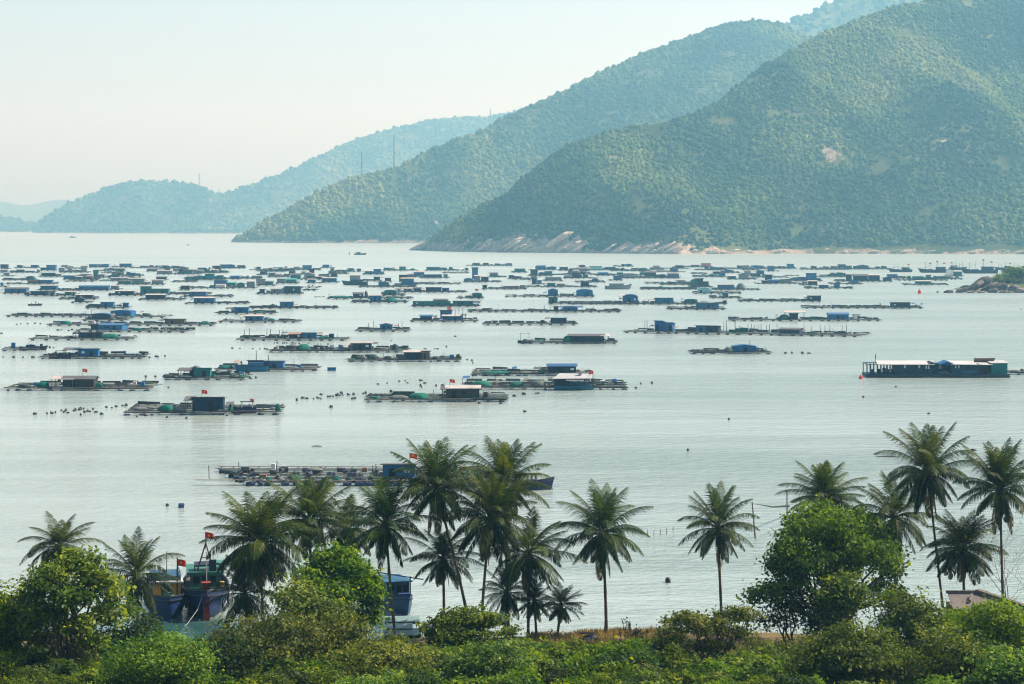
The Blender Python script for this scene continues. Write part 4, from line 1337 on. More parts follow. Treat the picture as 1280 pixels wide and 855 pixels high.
def near_boats():
    # the blue boat with its red stem towards us
    s = 214 / F
    (x, y, z), s = place(259, 775)
    r = make_hull_boat('blue wooden fishing boat with red stem facing us, green roof and A-frame mast', (x - 1.0, y + 6.6, 0), R(-82), 13.5, 4.2, 2.0, 0.36, BOATB, BLACKH, BLACKH, BOATG)
    BOATS.append(r)
    MB().box(6.35, 7.1, -.28, .28, -.3, 3.05).build('stem', BOATR, r)
    MB().box(6.2, 7.2, -.42, .42, 3.053, 3.35).build('stem_head', BOATR, r)
    cab = MB().box(-5.2, -0.6, -1.35, 1.35, 1.5, 3.0).build('cabin', GREENP, r)
    for yy in (-1.05, -.35, .4):
        MB().box(-.58, -.52, yy, yy + .55, 2.2, 2.8).build('window', DARKM, cab)
    MB().box(-5.6, -.2, -1.65, 1.65, 3.003, 3.2).build('roof', GREENP, cab)
    MB().box(-5.7, -.1, -1.72, 1.72, 3.203, 3.26).build('roof_edge', GREENP, cab)
    MB().sheet([(-2.6, -1.0, 3.9), (-.8, -1.0, 3.8), (-.8, 0.55, 3.85), (-2.6, .55, 3.95)], .15).build('canopy', BLACKH, r)
    m = MB()
    for yy in (-.95, .5):
        m.tube([(-.9, yy, 3.2), (-.9, yy, 3.8)], .05, 5)
        m.tube([(-2.5, yy, 3.2), (-2.5, yy, 3.9)], .05, 5)
    m.build('canopy_frame', POLEM, r)
    m = MB()
    m.tube([(-.8, -.75, 3.2), (-.8, .05, 5.85)], [.08, .06], 6)
    m.tube([(-.8, .75, 3.2), (-.8, .05, 5.85)], [.08, .06], 6)
    m.bar((-.8, -.35, 4.5), (-.8, .42, 4.5), .07)
    m.build('mast_frame', POLEM, r)
    m = MB().tube([(0.2, .1, 2.0), (0.2, .1, 5.2)], .045, 6)
    m.build('mast', PALEW, r)
    MB().box(-1.0, -.5, .35, 1.0, 3.27, 4.3).build('winch', BLACKH, r)
    MB().sheet([(-3.4, .7, 3.9), (-1.5, .7, 3.85), (-1.5, 2.1, 3.9), (-3.4, 2.1, 3.95)], .15).build('awning', GREENP, r)
    f = flag(r, 0, 0, 0, 1.55, .75, .55)
    f.location = (-.8, .02, 5.3)
    f.rotation_euler = (0, 0, R(92))
    MB().bar((1.2, -1.6, 2.0), (1.2, 1.6, 2.0), .12).build('rail', GREENP, r)
    m = MB().box(0.6, 1.2, 1.3, 1.7, 1.4, 2.5)
    m.build('gear_box', YELLOW, r)
    rope = MB().tube([(x - .25, y - .25, 2.6), (x - .7, y - 1.2, 1.1), (x - 1.4, y - 2.6, .1), (x - 2.0, y - 3.8, -.25)], .022, 5).build('mooring_rope', PALEW)
    tag(rope, 'pale mooring rope hanging from the bow of the red stemmed boat', 'rope')
    # its neighbour with the yellow cabin
    (x, y, z), s = place(213, 775)
    r = make_hull_boat('blue fishing boat with yellow cabin front and red flag, half behind a small palm', (x - 1.15, y + 5.2, 0), R(-79), 11.5, 3.7, 1.7, 0.32, BOATB, BLACKH, BLACKH, BOATG)
    MB().box(5.35, 6.0, -.2, .2, -.3, 2.5).build('stem', BOATB, r)
    cab = MB().box(-3.8, 1.2, -1.2, 1.2, 1.2, 2.7).build('cabin', GREENP, r)
    MB().box(1.203, 1.35, .55, 1.25, 1.25, 2.65).build('cabin_front', YELLOW, cab)
    MB().box(1.203, 1.33, -1.2, -.5, 1.25, 2.65).build('cabin_front', YELLOW, cab)
    MB().box(1.203, 1.26, -.4, .45, 1.9, 2.5).build('window', DARKM, cab)
    MB().box(-4.1, 1.7, -1.5, 1.5, 2.703, 2.85).build('roof', PALEW, cab)
    MB().box(-3.4, 1.0, -1.3, 1.3, 2.853, 3.25).build('upper_roof', LBLUE, cab)
    m = MB()
    for yy in (-1.3, 1.3):
        m.bar((-3.4, yy, 3.45), (1.1, yy, 3.45), .07)
        for xx in (-3.3, -1.2, 1.0):
            m.bar((xx, yy, 3.253), (xx, yy, 3.42), .06)
    m.build('roof_rail', LBLUE, r)
    MB().tube([(1.6, .95, 1.2), (1.6, .95, 5.0)], [.09, .06], 6).build('mast', BLACKH, r)
    MB().tube([(-.5, .1, 3.0), (-.5, .1, 5.3)], [.05, .03], 5).build('antenna', POLEM, r)
    MB().tube([(-.6, -.5, 3.0), (-.6, -.5, 4.6)], [.05, .03], 5).build('antenna', POLEM, r)
    f = flag(r, 0, 0, 0, 1.2, .75, .6)
    f.location = (1.75, .95, 3.7)
    f.rotation_euler = (0, 0, R(88))
    for bt, xs in ((BOATS[0], (4.4, 2.2, -.2, -2.6)), (r, (3.2, 1.0, -1.6))):
        for k, xx in enumerate(xs):
            for sg in (-1, 1):
                m = MB()
                yb = 1.95 if bt is not r else 1.72
                yb *= 1 - max(0, (xx - 1.5) / 6.2) ** 1.6
                pts = [(xx + .3 * math.cos(q), sg * (yb + .12), 1.05 + .3 * math.sin(q)) for q in np.linspace(0, 2 * math.pi, 11)]
                m.tube(pts, .10, 5, False)
                m.build('tyre_fender', BLACKM, bt)
        MB().mound(3.2 if bt is not r else 2.7, .2, 1.5 if bt is not r else 1.3, .9, .7, .6, rnd).build('net_heap', NETT if bt is r else NETG, bt, True)
    # a light blue tarpaulin covered tender between them
    (x, y, z), s = place(234, 769)
    t = boat_hull('tender', 3.6, 1.3, .75, .4, LBLUE)
    t.location = (x, y + 12, 0)
    t.rotation_euler = (0, 0, R(-100))
    tag(t, 'small light blue tender between the two blue boats at the shore', 'boat', BOATG)
    # the boat seen from its bow quarter behind the leaning palm trunk
    (x, y, z), s = place(493, 769)
    r = make_hull_boat('light blue fishing boat behind a leaning palm trunk, roofed with a long pole', (x, y + 3.6, 0), R(-72), 8.0, 2.4, 1.3, 0.42, LBLUE, BOATB, BOATB, BOATG)
    cab = MB().box(-3.4, .6, -1.05, 1.05, .9, 2.5).build('cabin', LBLUE, r)
    for xx in (-2.8, -1.7, -.6):
        MB().box(xx, xx + .6, -1.10, -1.03, 1.6, 2.25).build('window', DARKM, cab)
    for yy in (-.8, -.1, .5):
        MB().box(.57, .64, yy, yy + .4, 1.55, 2.2).build('window', DARKM, cab)
    MB().box(-3.7, .9, -1.3, 1.3, 2.503, 2.62).build('roof', LBLUE, cab)
    MB().bar((-3.6, -1.25, 2.95), (2.6, 1.8, 2.95), .09).build('boom', BOATB, r)
    MB().tube([(.75, 1.1, .9), (.75, 1.1, 3.0)], .07, 6).build('post', BOATB, r)
    MB().tube([(-3.5, -1.15, .9), (-3.5, -1.15, 3.1)], .07, 6).build('post', BOATB, r)
    MB().tube([(-3.0, 0, 2.62), (-3.0, 0, 4.4)], .03, 5).build('antenna', POLEM, r)
    MB().box(-1.6, -.9, -1.55, -1.35, 1.0, 1.35).build('fender', BOATR, r)
    MB().box(2.3, 3.1, -.5, .5, 1.4, 1.8).build('bow_locker', BOATB, r)
    # boat moored beyond the palms
    (x, y, z), s = place(664, 612)
    r = make_hull_boat('dark blue boat with five open windows under a flat roof, bow behind palm fronds', (x, y, 0), R(4), 5.4, 1.9, 1.05, 0.6, BOATB, BLACKH, BLACKH)
    cab = MB().box(-2.2, .8, -.8, .8, .7, 1.3).build('cabin', BOATB, r)
    m = MB()
    for i in range(6):
        xx = -2.1 + i * .54
        for yy in (-.75, .75):
            m.box(xx - .06, xx + .06, yy - .05, yy + .05, 1.353, 2.0)
    m.build('window_frame', BLACKH, cab)
    MB().box(-2.4, 1.4, -1.0, 1.0, 2.003, 2.12).build('roof', BLACKH, cab)
    MB().tube([(2.75, 0, .3), (2.9, 0, -.3)], .05, 5).build('anchor_line', POLEM, r)
    # the shed boat with the stepped roof at the shore
    (x, y, z), s = place(503, 808, z=.6)
    r = empty('boat_shed', (x, y, 0.2), R(3))
    X = lambda p: (p - 503) * s
    MB().box(X(481), X(525), .3, 3.2, .1, 1.35).build('wall', WALLM['N'], r)
    MB().box(X(482), X(494), .22, .32, .75, 1.15).build('window', worn('pale_blue_panel', (.35, .45, .6), .6), r)
    for i, (a, b) in enumerate(((479, 527), (483, 516), (481, 525))):
        z0 = 1.36 + i * .36
        y0 = -.2 + i * 1.15
        MB().sheet([(X(a), y0, z0), (X(b), y0, z0), (X(b), y0 + 1.25, z0 + .26), (X(a), y0 + 1.25, z0 + .26)], .09).build('roof_panel', SHEDR, r)
        MB().box(X(a), X(b), y0 + .02, y0 + .10, z0 - .22, z0 - .10).build('roof_beam', DARKM, r)
    tag(r, 'low dark shed with stepped pale teal roof at the water edge', 'shed')


def small_boats():
    (x, y, z), s = place(305, 516.5)
    r = make_hull_boat('small blue boat with open frame canopy and red flag beside the dark navy hut', (x, y, 0), R(182), 4.6, 1.7, .95, .4, BOATB, BLACKH, None)
    m = MB()
    for xx in (-1.6, .4):
        for yy in (-.6, .6):
            m.tube([(xx, yy, .6), (xx, yy, 2.1)], .045, 5)
    m.build('canopy_frame', PALEW, r)
    MB().box(-1.9, .7, -.75, .75, 2.103, 2.2).build('canopy', BLACKH, r)
    MB().box(-1.6, .2, -.5, .5, .6, 1.2).build('engine_box', BOATB, r)
    flag(r, -1.2, .2, 2.2, 2.75, .6, .45, -1)
    # blue boat beside the porch of the boxy hut raft
    (x, y, z), s = place(76, 447.6)
    r = make_hull_boat('low blue boat tied in front of the boxy blue hut raft', (x, y - .8, 0), R(178), 5.6, 1.7, .9, .45, BOATB, BLACKH, None)
    MB().box(-1.5, 1.2, -.7, .7, 1.9, 2.0).build('canopy', BLACKH, r)
    m = MB()
    for xx in (-1.4, 1.1):
        for yy in (-.6, .6):
            m.tube([(xx, yy, .6), (xx, yy, 1.9)], .05, 5)
    m.build('canopy_frame', BLACKH, r)
    (x, y, z), s = place(41, 437.6)
    r = make_hull_boat('dark small boat with an engine at the end of the cut off raft', (x, y, 0), R(2), 7.4, 1.8, .85, .5, BLACKH, BOATB, None)
    MB().box(-1.8, .6, -.6, .6, .5, 1.5).build('cabin', BOATB, r)
    MB().box(2.0, 2.7, -.4, .4, .9, 1.7).build('engine_box', BLACKH, r)
    (x, y, z), s = place(43.5, 382)
    r = make_hull_boat('dark sampan with people aboard, drifting in open water', (x, y, 0), R(3), 5.6, 1.5, .6, .5, BLACKH, BLACKH, None, cat='sampan', name='sampan')
    SAMP.append((x, y))
    (x, y, z), s = place(316, 464)
    r = make_hull_boat('teal blue work boat moored against the long blue hut raft, person at its bow', (x, y - 1.2, 0), R(181), 7.6, 2.4, 1.2, .45, worn('boat_teal', (.012, .10, .17), .6), BLACKH, None)
    MB().box(-2.5, .8, -.8, .8, .8, 2.1).build('cabin', WALLM['B'], r)
    MB().box(-2.8, 1.0, -1.0, 1.0, 2.103, 2.2).build('roof', ROOFM['b'], r)
    WORK.append((x - 2.6, y - 1.2))
    (x, y, z), s = place(656, 428.6)
    r = make_hull_boat('small dark boat with a raised frame at the end of the gabled navy hut raft', (x, y - .8, 0), R(0), 4.2, 1.4, .7, .5, BLACKH, BLACKH, None)
    m = MB()
    for xx in (-1.2, 1.3):
        m.tube([(xx, 0, .3), (xx - .1, 0, 2.9)], .06, 5)
    m.bar((-1.6, 0, 2.9), (1.6, 0, 2.9), .1)
    m.build('frame', POLEM, r)
    # boat with a raised prow beside the rafts
    (x, y, z), s = place(772, 361.4)
    r = make_hull_boat('grey wooden boat with a high upturned prow among the far rafts', (x, y - 1, 0), R(4), 13.5, 3.2, 1.5, .9, WALLM['G'], BLACKH, None)
    MB().box(-4.5, 3.2, -1.2, 1.2, 1.0, 3.0).build('cabin', WALLM['G'], r)
    MB().box(-4.8, 3.6, -1.5, 1.5, 3.003, 3.15).build('roof', ROOFM['g'], r)
    (x, y, z), s = place(444.5, 356.4)
    r = make_hull_boat('dark navy boat in front of the pale grey far hut', (x, y - 1, 0), R(176), 14, 3.4, 1.8, .5, WALLM['N'], BLACKH, None)
    MB().box(-4, 2.4, -1.2, 1.2, 1.2, 3.2).build('cabin', WALLM['N'], r)
    MB().box(-4.3, 2.7, -1.4, 1.4, 3.203, 3.35).build('roof', ROOFM['b'], r)
    (x, y, z), s = place(699, 343.6)
    r = make_hull_boat('long low dark canoe like boat lying empty among the far rafts', (x, y, 0), R(0), 14, 1.8, .8, .8, BLACKH, BLACKH, None, cat='boat', name='long_boat')
    for px, py, ln, lab in ((450, 318.6, 13, 'fishing boat at anchor in the empty channel below the middle hill'), (91, 297.2, 17, 'tiny far fishing boat near the distant hill shore'),
                            (235, 306.6, 6, 'speck of a small boat in the empty water below the distant hill')):
        (x, y, z), s = place(px, py)
        r = make_hull_boat(lab, (x, y, 0), R(5), ln, ln * .27, ln * .11, .6, WALLM['N'], BLACKH, None)
        MB().box(-ln * .32, ln * .05, -ln * .09, ln * .09, ln * .08, ln * .24).build('cabin', WALLM['D'], r)
        MB().tube([(ln * .1, 0, .5), (ln * .1, 0, ln * .38)], .12, 5).build('mast', POLEM, r)
    (x, y, z), s = place(436.5, 318.8)
    p = MB().tube([(0, 0, -.5), (0, 0, 3.6)], [.5, .35], 8).build('channel_marker', BLACKM)
    p.location = (x, y, 0)
    tag(p, 'dark upright channel marker beside the anchored boat below the middle hill', 'marker')


SAMP, WORK = [], []


def fleet():
    g = 'trawlers moored behind the rocky point'
    L_ = [(1112, 1140, 340, 333.4, 'dark trawler farthest out from the rocky point, wheelhouse aft'),
          (1150, 1186, 340.8, 332.6, 'dark trawler with several red flags, second from the rocky point'),
          (1203, 1247, 341.8, 332, 'longest dark trawler with two red flags, just left of the rocky point'),
          (1186, 1208, 337.6, 331, 'dark trawler with a tall wheelhouse behind the white domed hut'),
          (1244, 1266, 337.4, 331.6, 'dark trawler partly hidden by the bushes on the rocky point'),
          (1262, 1290, 337, 331.8, 'dark trawler at the frame edge behind the rocky point bushes')]
    for i, (a, b, yw, yt, lab) in enumerate(L_):
        (x, y, z), s = place((a + b) / 2, yw)
        L = (b - a) * s
        h = (yw - yt) * s
        r = make_hull_boat(lab, (x, y, 0), R(180 + 4 * (-1) ** i) if i != 3 else R(10), L, min(5.5, L * .3), h * .42, .55, BLACKH if i % 2 else WALLM['N'], BOATB, BLACKH, g, name='trawler', cat='trawler')
        cab = MB().box(-L * .38, -L * .05, -1.5, 1.5, h * .3, h * .82).build('wheelhouse', WALLM['N'], r)
        MB().box(-L * .40, -L * .03, -1.7, 1.7, h * .823, h * .88).build('roof', ROOFM['d'], cab)
        for k in range(3):
            xx = -L * .34 + k * L * .09
            MB().box(xx, xx + L * .05, -1.55, -1.48, h * .55, h * .74).build('window', GLASSW, cab)
        MB().box(L * .05, L * .22, -1.1, 1.1, h * .3, h * .55).build('hatch', WALLM['G'], r)
        for k, xx in enumerate((-L * .1, L * .12, L * .3)):
            MB().tube([(xx, 0, h * .4), (xx, 0, h * rnd.uniform(1.2, 1.7))], [.16, .10], 5).build('mast', POLEM, r)
        MB().bar((L * .12, 0, h * 1.1), (L * .38, .6, h * .7), .14).build('boom', POLEM, r)
        for k in range((1, 3, 2, 1, 1, 0)[i]):
            flag(r, -L * .3 + k * L * .24, .3, h * .6, h * (1.55 + .25 * (k % 2)), 1.5, 1.0, -1)


# ------------------------------------------------------------------ people
def person(loc, rz, label, pose='stand', h=1.65, hat=False):
    V = {'pelvis': (0, 0, .53), 'chest': (0, .01, .75), 'neck': (0, .01, .855), 'head': (0, .0, .90), 'crown': (0, .0, .985),
         'kl': (.06, -.02, .28), 'fl': (.065, .0, .03), 'tl': (.07, -.09, .015), 'kr': (-.06, .02, .28), 'fr': (-.07, .03, .03), 'tr': (-.075, -.06, .015),
         'sl': (.11, .01, .815), 'el': (.15, .0, .64), 'hl': (.14, -.09, .52), 'sr': (-.11, .01, .815), 'er': (-.16, -.02, .65), 'hr': (-.13, -.12, .56)}
    rad = dict(pelvis=.085, chest=.095, neck=.036, head=.062, crown=.045, kl=.045, fl=.03, tl=.022, kr=.045, fr=.03, tr=.022, sl=.045, el=.03, hl=.024, sr=.045, er=.03, hr=.024)
    if pose == 'sit':
        for k_, d in (('kl', (.08, -.2, .5)), ('kr', (-.08, -.2, .5)), ('fl', (.08, -.22, .25)), ('fr', (-.08, -.22, .25)), ('tl', (.09, -.3, .23)), ('tr', (-.09, -.3, .23))):
            V[k_] = d
    E = [('pelvis', 'chest'), ('chest', 'neck'), ('neck', 'head'), ('head', 'crown'), ('pelvis', 'kl'), ('kl', 'fl'), ('fl', 'tl'), ('pelvis', 'kr'), ('kr', 'fr'), ('fr', 'tr'),
         ('chest', 'sl'), ('sl', 'el'), ('el', 'hl'), ('chest', 'sr'), ('sr', 'er'), ('er', 'hr')]
    ks = list(V)
    me = bpy.data.meshes.new('person')
    me.from_pydata([tuple(c * h for c in V[k_]) for k_ in ks], [(ks.index(a), ks.index(b)) for a, b in E], [])
    me.materials.append(CLOTHD)
    o = link('person', me)
    sk = o.modifiers.new('Skin', 'SKIN')
    for i, k_ in enumerate(ks):
        d = me.skin_vertices[0].data[i]
        d.radius = (rad[k_] * h, rad[k_] * h)
        d.use_root = (k_ == 'pelvis')
    o.modifiers.new('Subd', 'SUBSURF').levels = 1
    o.modifiers['Subd'].render_levels = 1
    o.location = loc
    o.rotation_euler = (0, 0, rz)
    tag(o, label, 'person')
    if hat:
        MB().add([(0.25 * h * .7 * math.cos(a), .25 * h * .7 * math.sin(a), .955 * h) for a in np.linspace(0, 2 * math.pi, 12, endpoint=False)] + [(0, 0, 1.07 * h)],
                 [(i, (i + 1) % 12, 12) for i in range(12)] + [tuple(range(12))[::-1]]).build('hat', PLANK, o)
    return o


# ------------------------------------------------------------------ floats
def float_meshes():
    out = []
    for rr, hh in ((.34, .5), (.45, .42), (.28, .6)):
        m = MB()
        m.tube([(0, 0, -.3), (0, 0, -.1), (0, 0, hh * .6), (0, 0, hh * .9), (0, 0, hh)], [rr * .6, rr, rr, rr * .7, rr * .2], 9)
        me = m.mesh('float_buoy', BLACKM, True)
        out.append(me)
    return out


def floats():
    ms = float_meshes()

    def put(pts, label, group, sc_=1.0):
        for px, py in pts:
            (x, y, z), s = place(px, py)
            o = link('float_buoy', rnd.choice(ms))
            o.location = (x, y, 0)
            k = .62 * sc_ * rnd.uniform(.7, 1.25)
            o.scale = (k * rnd.uniform(.9, 1.5), k, k)
            o.rotation_euler = (rnd.uniform(-.2, .2), rnd.uniform(-.2, .2), rnd.uniform(0, 3))
            tag(o, label, 'float', group)

    A = [(43.7, 518), (59, 517.6), (64, 517), (66, 517.3), (69, 516), (76.5, 513.6), (80, 515.6), (81.5, 514.4), (82.5, 513), (85, 516.5), (93, 514), (94.4, 513.2), (99.6, 512.6), (100.6, 511.6), (101, 519.2), (104.5, 511.6), (105.6, 516),
         (109.4, 514.6), (110, 513.6), (112.6, 515), (116.4, 512), (120, 515.6), (127, 518.2), (133, 509.4), (140, 510.2), (145.4, 508.6), (153, 507.6), (156.4, 508), (158, 507.4), (168.5, 507.8), (171, 507), (172.6, 506.6), (185, 506), (191.4, 505), (182.4, 520), (171.2, 521.6), (209, 522.4), (233, 523.4), (283.4, 520)]
    put(A, 'small black float in the scattered patch left of the dark navy hut raft', 'floats west of the dark navy hut raft', 1.2)
    B = [(371, 499.6), (378.6, 498), (383.6, 498.6), (392, 499), (396.4, 497), (398, 498), (401, 499), (410, 496.6), (413, 496), (416.4, 496), (421, 495), (422.6, 493.6), (425, 494.6), (427, 492), (428.4, 494), (434.6, 493), (436, 494), (442, 493.6),
         (454, 492.4), (457, 492), (463, 492.6), (441, 499), (444, 498.4), (401.4, 493.6), (488.6, 490.2), (495.6, 491.6), (477, 494), (470, 494.6)]
    put(B, 'small black float strung out in a line left of the dark white roofed hut', 'floats west of the white roofed dark hut raft', 1.2)
    C = [(499, 477), (506.4, 476.4), (509.4, 479), (484, 479.4), (525, 476), (527, 476), (525.4, 482.6), (527, 484.4), (545, 482.8), (553.4, 482), (472.6, 480.4), (531, 479.4)]
    put(C, 'small black float in the loose group behind the white roofed dark hut raft', 'floats behind the white roofed dark hut raft', 1.2)
    put([(4, 446.6), (16, 446.8), (17.5, 447.2), (28.6, 447.4), (40, 447.4), (42, 447), (187, 447.4), (195, 446), (197, 446.4), (206, 445.6), (52, 433.4), (57, 435), (62, 434.6), (67, 435)], 'black float in the line either side of the boxy blue hut raft', 'floats around the boxy blue hut raft', 1.3)
    put([(21, 405.6), (26, 405), (34.6, 405), (43, 404.6), (44.4, 404.4), (50.6, 405), (72.6, 413), (76.6, 412.6), (86, 413.6), (90, 412.6)], 'black float in the dotted lines leading to the left hand long rafts', 'floats left of the long rafts', 1.4)
    put([(343, 429.4), (347, 429), (354, 429.6), (356, 429), (358.4, 429.4), (366, 428.8), (374, 430), (386, 429.4), (397.6, 430.4), (410, 430.8), (331, 436), (334, 437), (325, 436.4), (290.4, 435.6), (300, 436), (316, 436)],
        'black float in the row behind the navy hut raft with white porch roof', 'floats behind the white porch raft', 1.2)
    put([(394, 371.6), (396.5, 371.4), (399.4, 371.2), (401.6, 371.6), (404.6, 371), (417, 374.6), (421, 374.6), (424.6, 374.4), (429, 374.6), (434, 374.4), (497.6, 376), (501, 375.6), (505, 376), (508, 375.6), (511.4, 376.2)],
        'tiny black float in the dotted lines beside the green net heap rafts', 'floats by the green net heap rafts', 1.5)
    put([(982, 441.9), (990, 441.8), (1003, 442), (1011, 442), (1013, 442)], 'black float trailing right of the small blue gable fronted hut', 'floats trailing from the gable fronted hut raft', 1.4)
    put([(643, 495.4), (655, 493.2), (656.5, 493.4), (670, 492.4), (673, 492)], 'black float in the short line below the white roofed houseboat raft', 'floats below the houseboat raft', 1.3)
    put([(795, 485.6), (801, 480.2), (815, 479.6)], 'black float in the trio right of the white roofed houseboat', 'trio of floats by the houseboat', 1.2)
    put([(312, 473.2), (314, 473.8), (320, 473), (230, 463.6), (236, 462.8), (237, 463), (371, 500.8), (378, 498), (384, 498.8), (182.4, 471.6), (194.4, 471.2), (210.6, 484.8)], 'black float in the open water round the boxy green hut raft', 'floats round the green hut raft', 1.2)
    put([(537, 447), (546, 448), (550, 447.6), (554, 446.6), (590, 451), (584, 450), (591, 454), (530.6, 436), (532.6, 436.6), (543.4, 436.4), (547, 436.4), (558, 434)], 'black float off the end of the raft with rounded dark net heaps', 'floats off the net heap raft', 1.1)
    for px, py, lab in ((414, 509.4, 'lone black float in calm water below the strung out floats'), (569, 420.8, 'lone black float between the short blue gabled hut raft and the rafts right'), (489, 426.4, 'lone black float under the short blue gabled hut raft'),
                        (656, 515, 'lone black float below the tail of the houseboat raft'), (911, 525, 'lone black float in the empty middle of the bay'), (1120, 484, 'lone black float under the long floating house'),
                        (1161, 517.6, 'lone black float above the tallest palm on the right'), (1079, 497, 'tiny lone float in open water left below the long floating house'), (209, 632.6, 'round black float beside the floating blue drum'),
                        (673, 587, 'lone black float above the dark blue boat behind the palms'), (860, 563.6, 'lone black float in open water above the solitary slim palm'), (835, 728, 'lone black float near the shore right of the solitary palm'),
                        (1217, 563.4, 'black float between the two tallest palms on the right'), (622.6, 381, 'lone small float right of the long teal shed raft'), (1276.6, 387, 'dark float at the frame edge below the rocky point'), (2, 417, 'dark float at the left frame edge above the cut off raft'),
                        (626, 504.6, 'black float at the end of the white roofed dark hut raft'), (599, 504.4, 'black float under the dark upright tank raft'), (1048, 355.4, 'small float in front of the far blue hut beside the gap')):
        put([(px, py)], lab, None, 1.25)
    for px, py, lab in ((1076, 473.4, 'red buoy floating just left of the long floating house'), (1149.5, 366.8, 'red buoy alone in the water left of the rocky point')):
        (x, y, z), s = place(px, py)
        m = MB().tube([(0, 0, -.3), (0, 0, 0), (0, 0, .45), (0, 0, .7), (0, 0, .78)], [.2, .38, .38, .2, .07], 12)
        o = m.build('buoy', REDM, None, True)
        o.location = (x, y, 0)
        if py < 400:
            o.scale = (2.4, 2.4, 2.4)
        tag(o, lab, 'buoy')
        MB().tube([(0, 0, .75), (0, 0, 1.0)], .05, 6).build('mast', BLACKM, o)
    (x, y, z), s = place(226.5, 634.5)
    d = empty('floating_drum', (x, y, .22), R(8))
    MB().tube([(-.36, 0, 0), (-.34, 0, 0), (-.12, 0, 0), (-.10, 0, 0), (.10, 0, 0), (.12, 0, 0), (.34, 0, 0), (.36, 0, 0)], [.28, .34, .34, .36, .36, .34, .34, .28], 14).build('body', worn('blue_drum', (.012, .06, .16), .45, 1.0), d)
    MB().tube([(.36, 0, .15), (.40, 0, .15)], .07, 8).build('bung', BLACKM, d)
    tag(d, 'dark blue drum floating alone in the water left of the palms', 'drum')
    (x, y, z), s = place(414.5, 463.4)
    b = empty('floating_box', (x, y, 0), R(2))
    MB().box(-1.0, 1.0, 0, 1.4, -.2, .62).build('body', WALLM['B'], b)
    MB().box(-1.06, 1.06, -.06, 1.46, .623, .75).build('lid', WALLM['N'], b)
    tag(b, 'square blue box floating alone right of the long blue hut raft', 'box')
    # stakes
    (x, y, z), s = place(945, 673)
    for px, py, tx, ty, lab in ((945, 673, 940.5, 628, 'dark leaning pole in the water between the slim palm and the big tree'), (984, 648, 984, 614, 'dark upright pole just left of the palm behind the big tree')):
        (x, y, z), s = place(px, py)
        o = MB().tube([(0, 0, -1), ((tx - px) * s, .3, (py - ty) * s)], [.10, .07], 6).build('fishing_pole', POLEM)
        o.location = (x, y, 0)
        tag(o, lab, 'pole')
        NETP.append((x + (tx - px) * s, y + .3, (py - ty) * s))
    a, b = Vector(NETP[0]), Vector(NETP[1])
    c = b + Vector((.2, 0, -2.0 * 0.9))
    o = MB().tube([a + (b - a) * .1 + Vector((0, 0, -.35)), a.lerp(c, .55) + Vector((0, 0, -.3)), c], [.03, .09, .15], 6).build('furled_net', NETD)
    tag(o, 'dark furled net slung from the leaning pole to the upright pole', 'net')
    for px, py, h in ((809, 670, 8), (817, 669.4, 7), (825, 668.6, 7), (833, 668, 9), (841, 664, 6)):
        (x, y, z), s = place(px, py)
        o = MB().tube([(0, 0, -.5), (.05, 0, h * s)], [.05, .035], 5).build('stake', POLEM)
        o.location = (x, y, 0)
        tag(o, 'thin stake in the row standing in the water right of the solitary palm', 'stake', 'row of stakes in the water')
    for px, py, w in ((396, 558, 13), (1108, 571, 26)):
        (x, y, z), s = place(px, py)
        o = MB().tube([(-w * s / 2, 0, .02), (0, .1, .05), (w * s / 2, 0, .02)], [.06, .12, .06], 6).build('driftwood', TIMBER)
        o.location = (x, y, 0)
        tag(o, 'thin dark pole adrift %s' % ('far above the left palms' if px < 600 else 'left of the tallest palm on the right'), 'driftwood')


NETP = []


def masts():
    for px, py, top, D, lab in ((492.5, 210, 168.5, 5000, 'taller thin radio mast on the ridge of the middle hill'), (452, 221, 190, 4950, 'shorter thin radio mast on the ridge of the middle hill'),
                                (249.4, 235, 217, 10000, 'thin mast on the saddle of the hazy distant hill'), (274, 244, 236, 10050, 'tiny mast low on the saddle of the distant hill'), (613, 149, 136, 9600, 'thin mast on top of the distant hill beside the middle hill')):
        a, b = W(px, py + 4, D), W(px, top, D)
        r = empty('radio_mast', a, .3)
        h = b.z - a.z
        w = 1.25 * D / 5000
        m = MB()
        n = 7
        for sx in (-1, 1):
            for sy in (-1, 1):
                m.bar((sx * w * .8, sy * w * .8, 0), (sx * w * .35, sy * w * .35, h), w * .38)
        for i in range(n):
            z0, z1 = h * i / n, h * (i + 1) / n
            q0, q1 = w * (.8 - .45 * i / n), w * (.8 - .45 * (i + 1) / n)
            m.bar((-q0, -q0, z0), (q1, -q1, z1), w * .22)
            m.bar((q0, q0, z0), (-q1, q1, z1), w * .22)
        m.build('lattice', POLEM, r)
        MB().tube([(0, 0, h), (0, 0, h * 1.04)], w * .3, 5).build('antenna', POLEM, r)
        tag(r, lab, 'mast', 'radio masts on the hills')


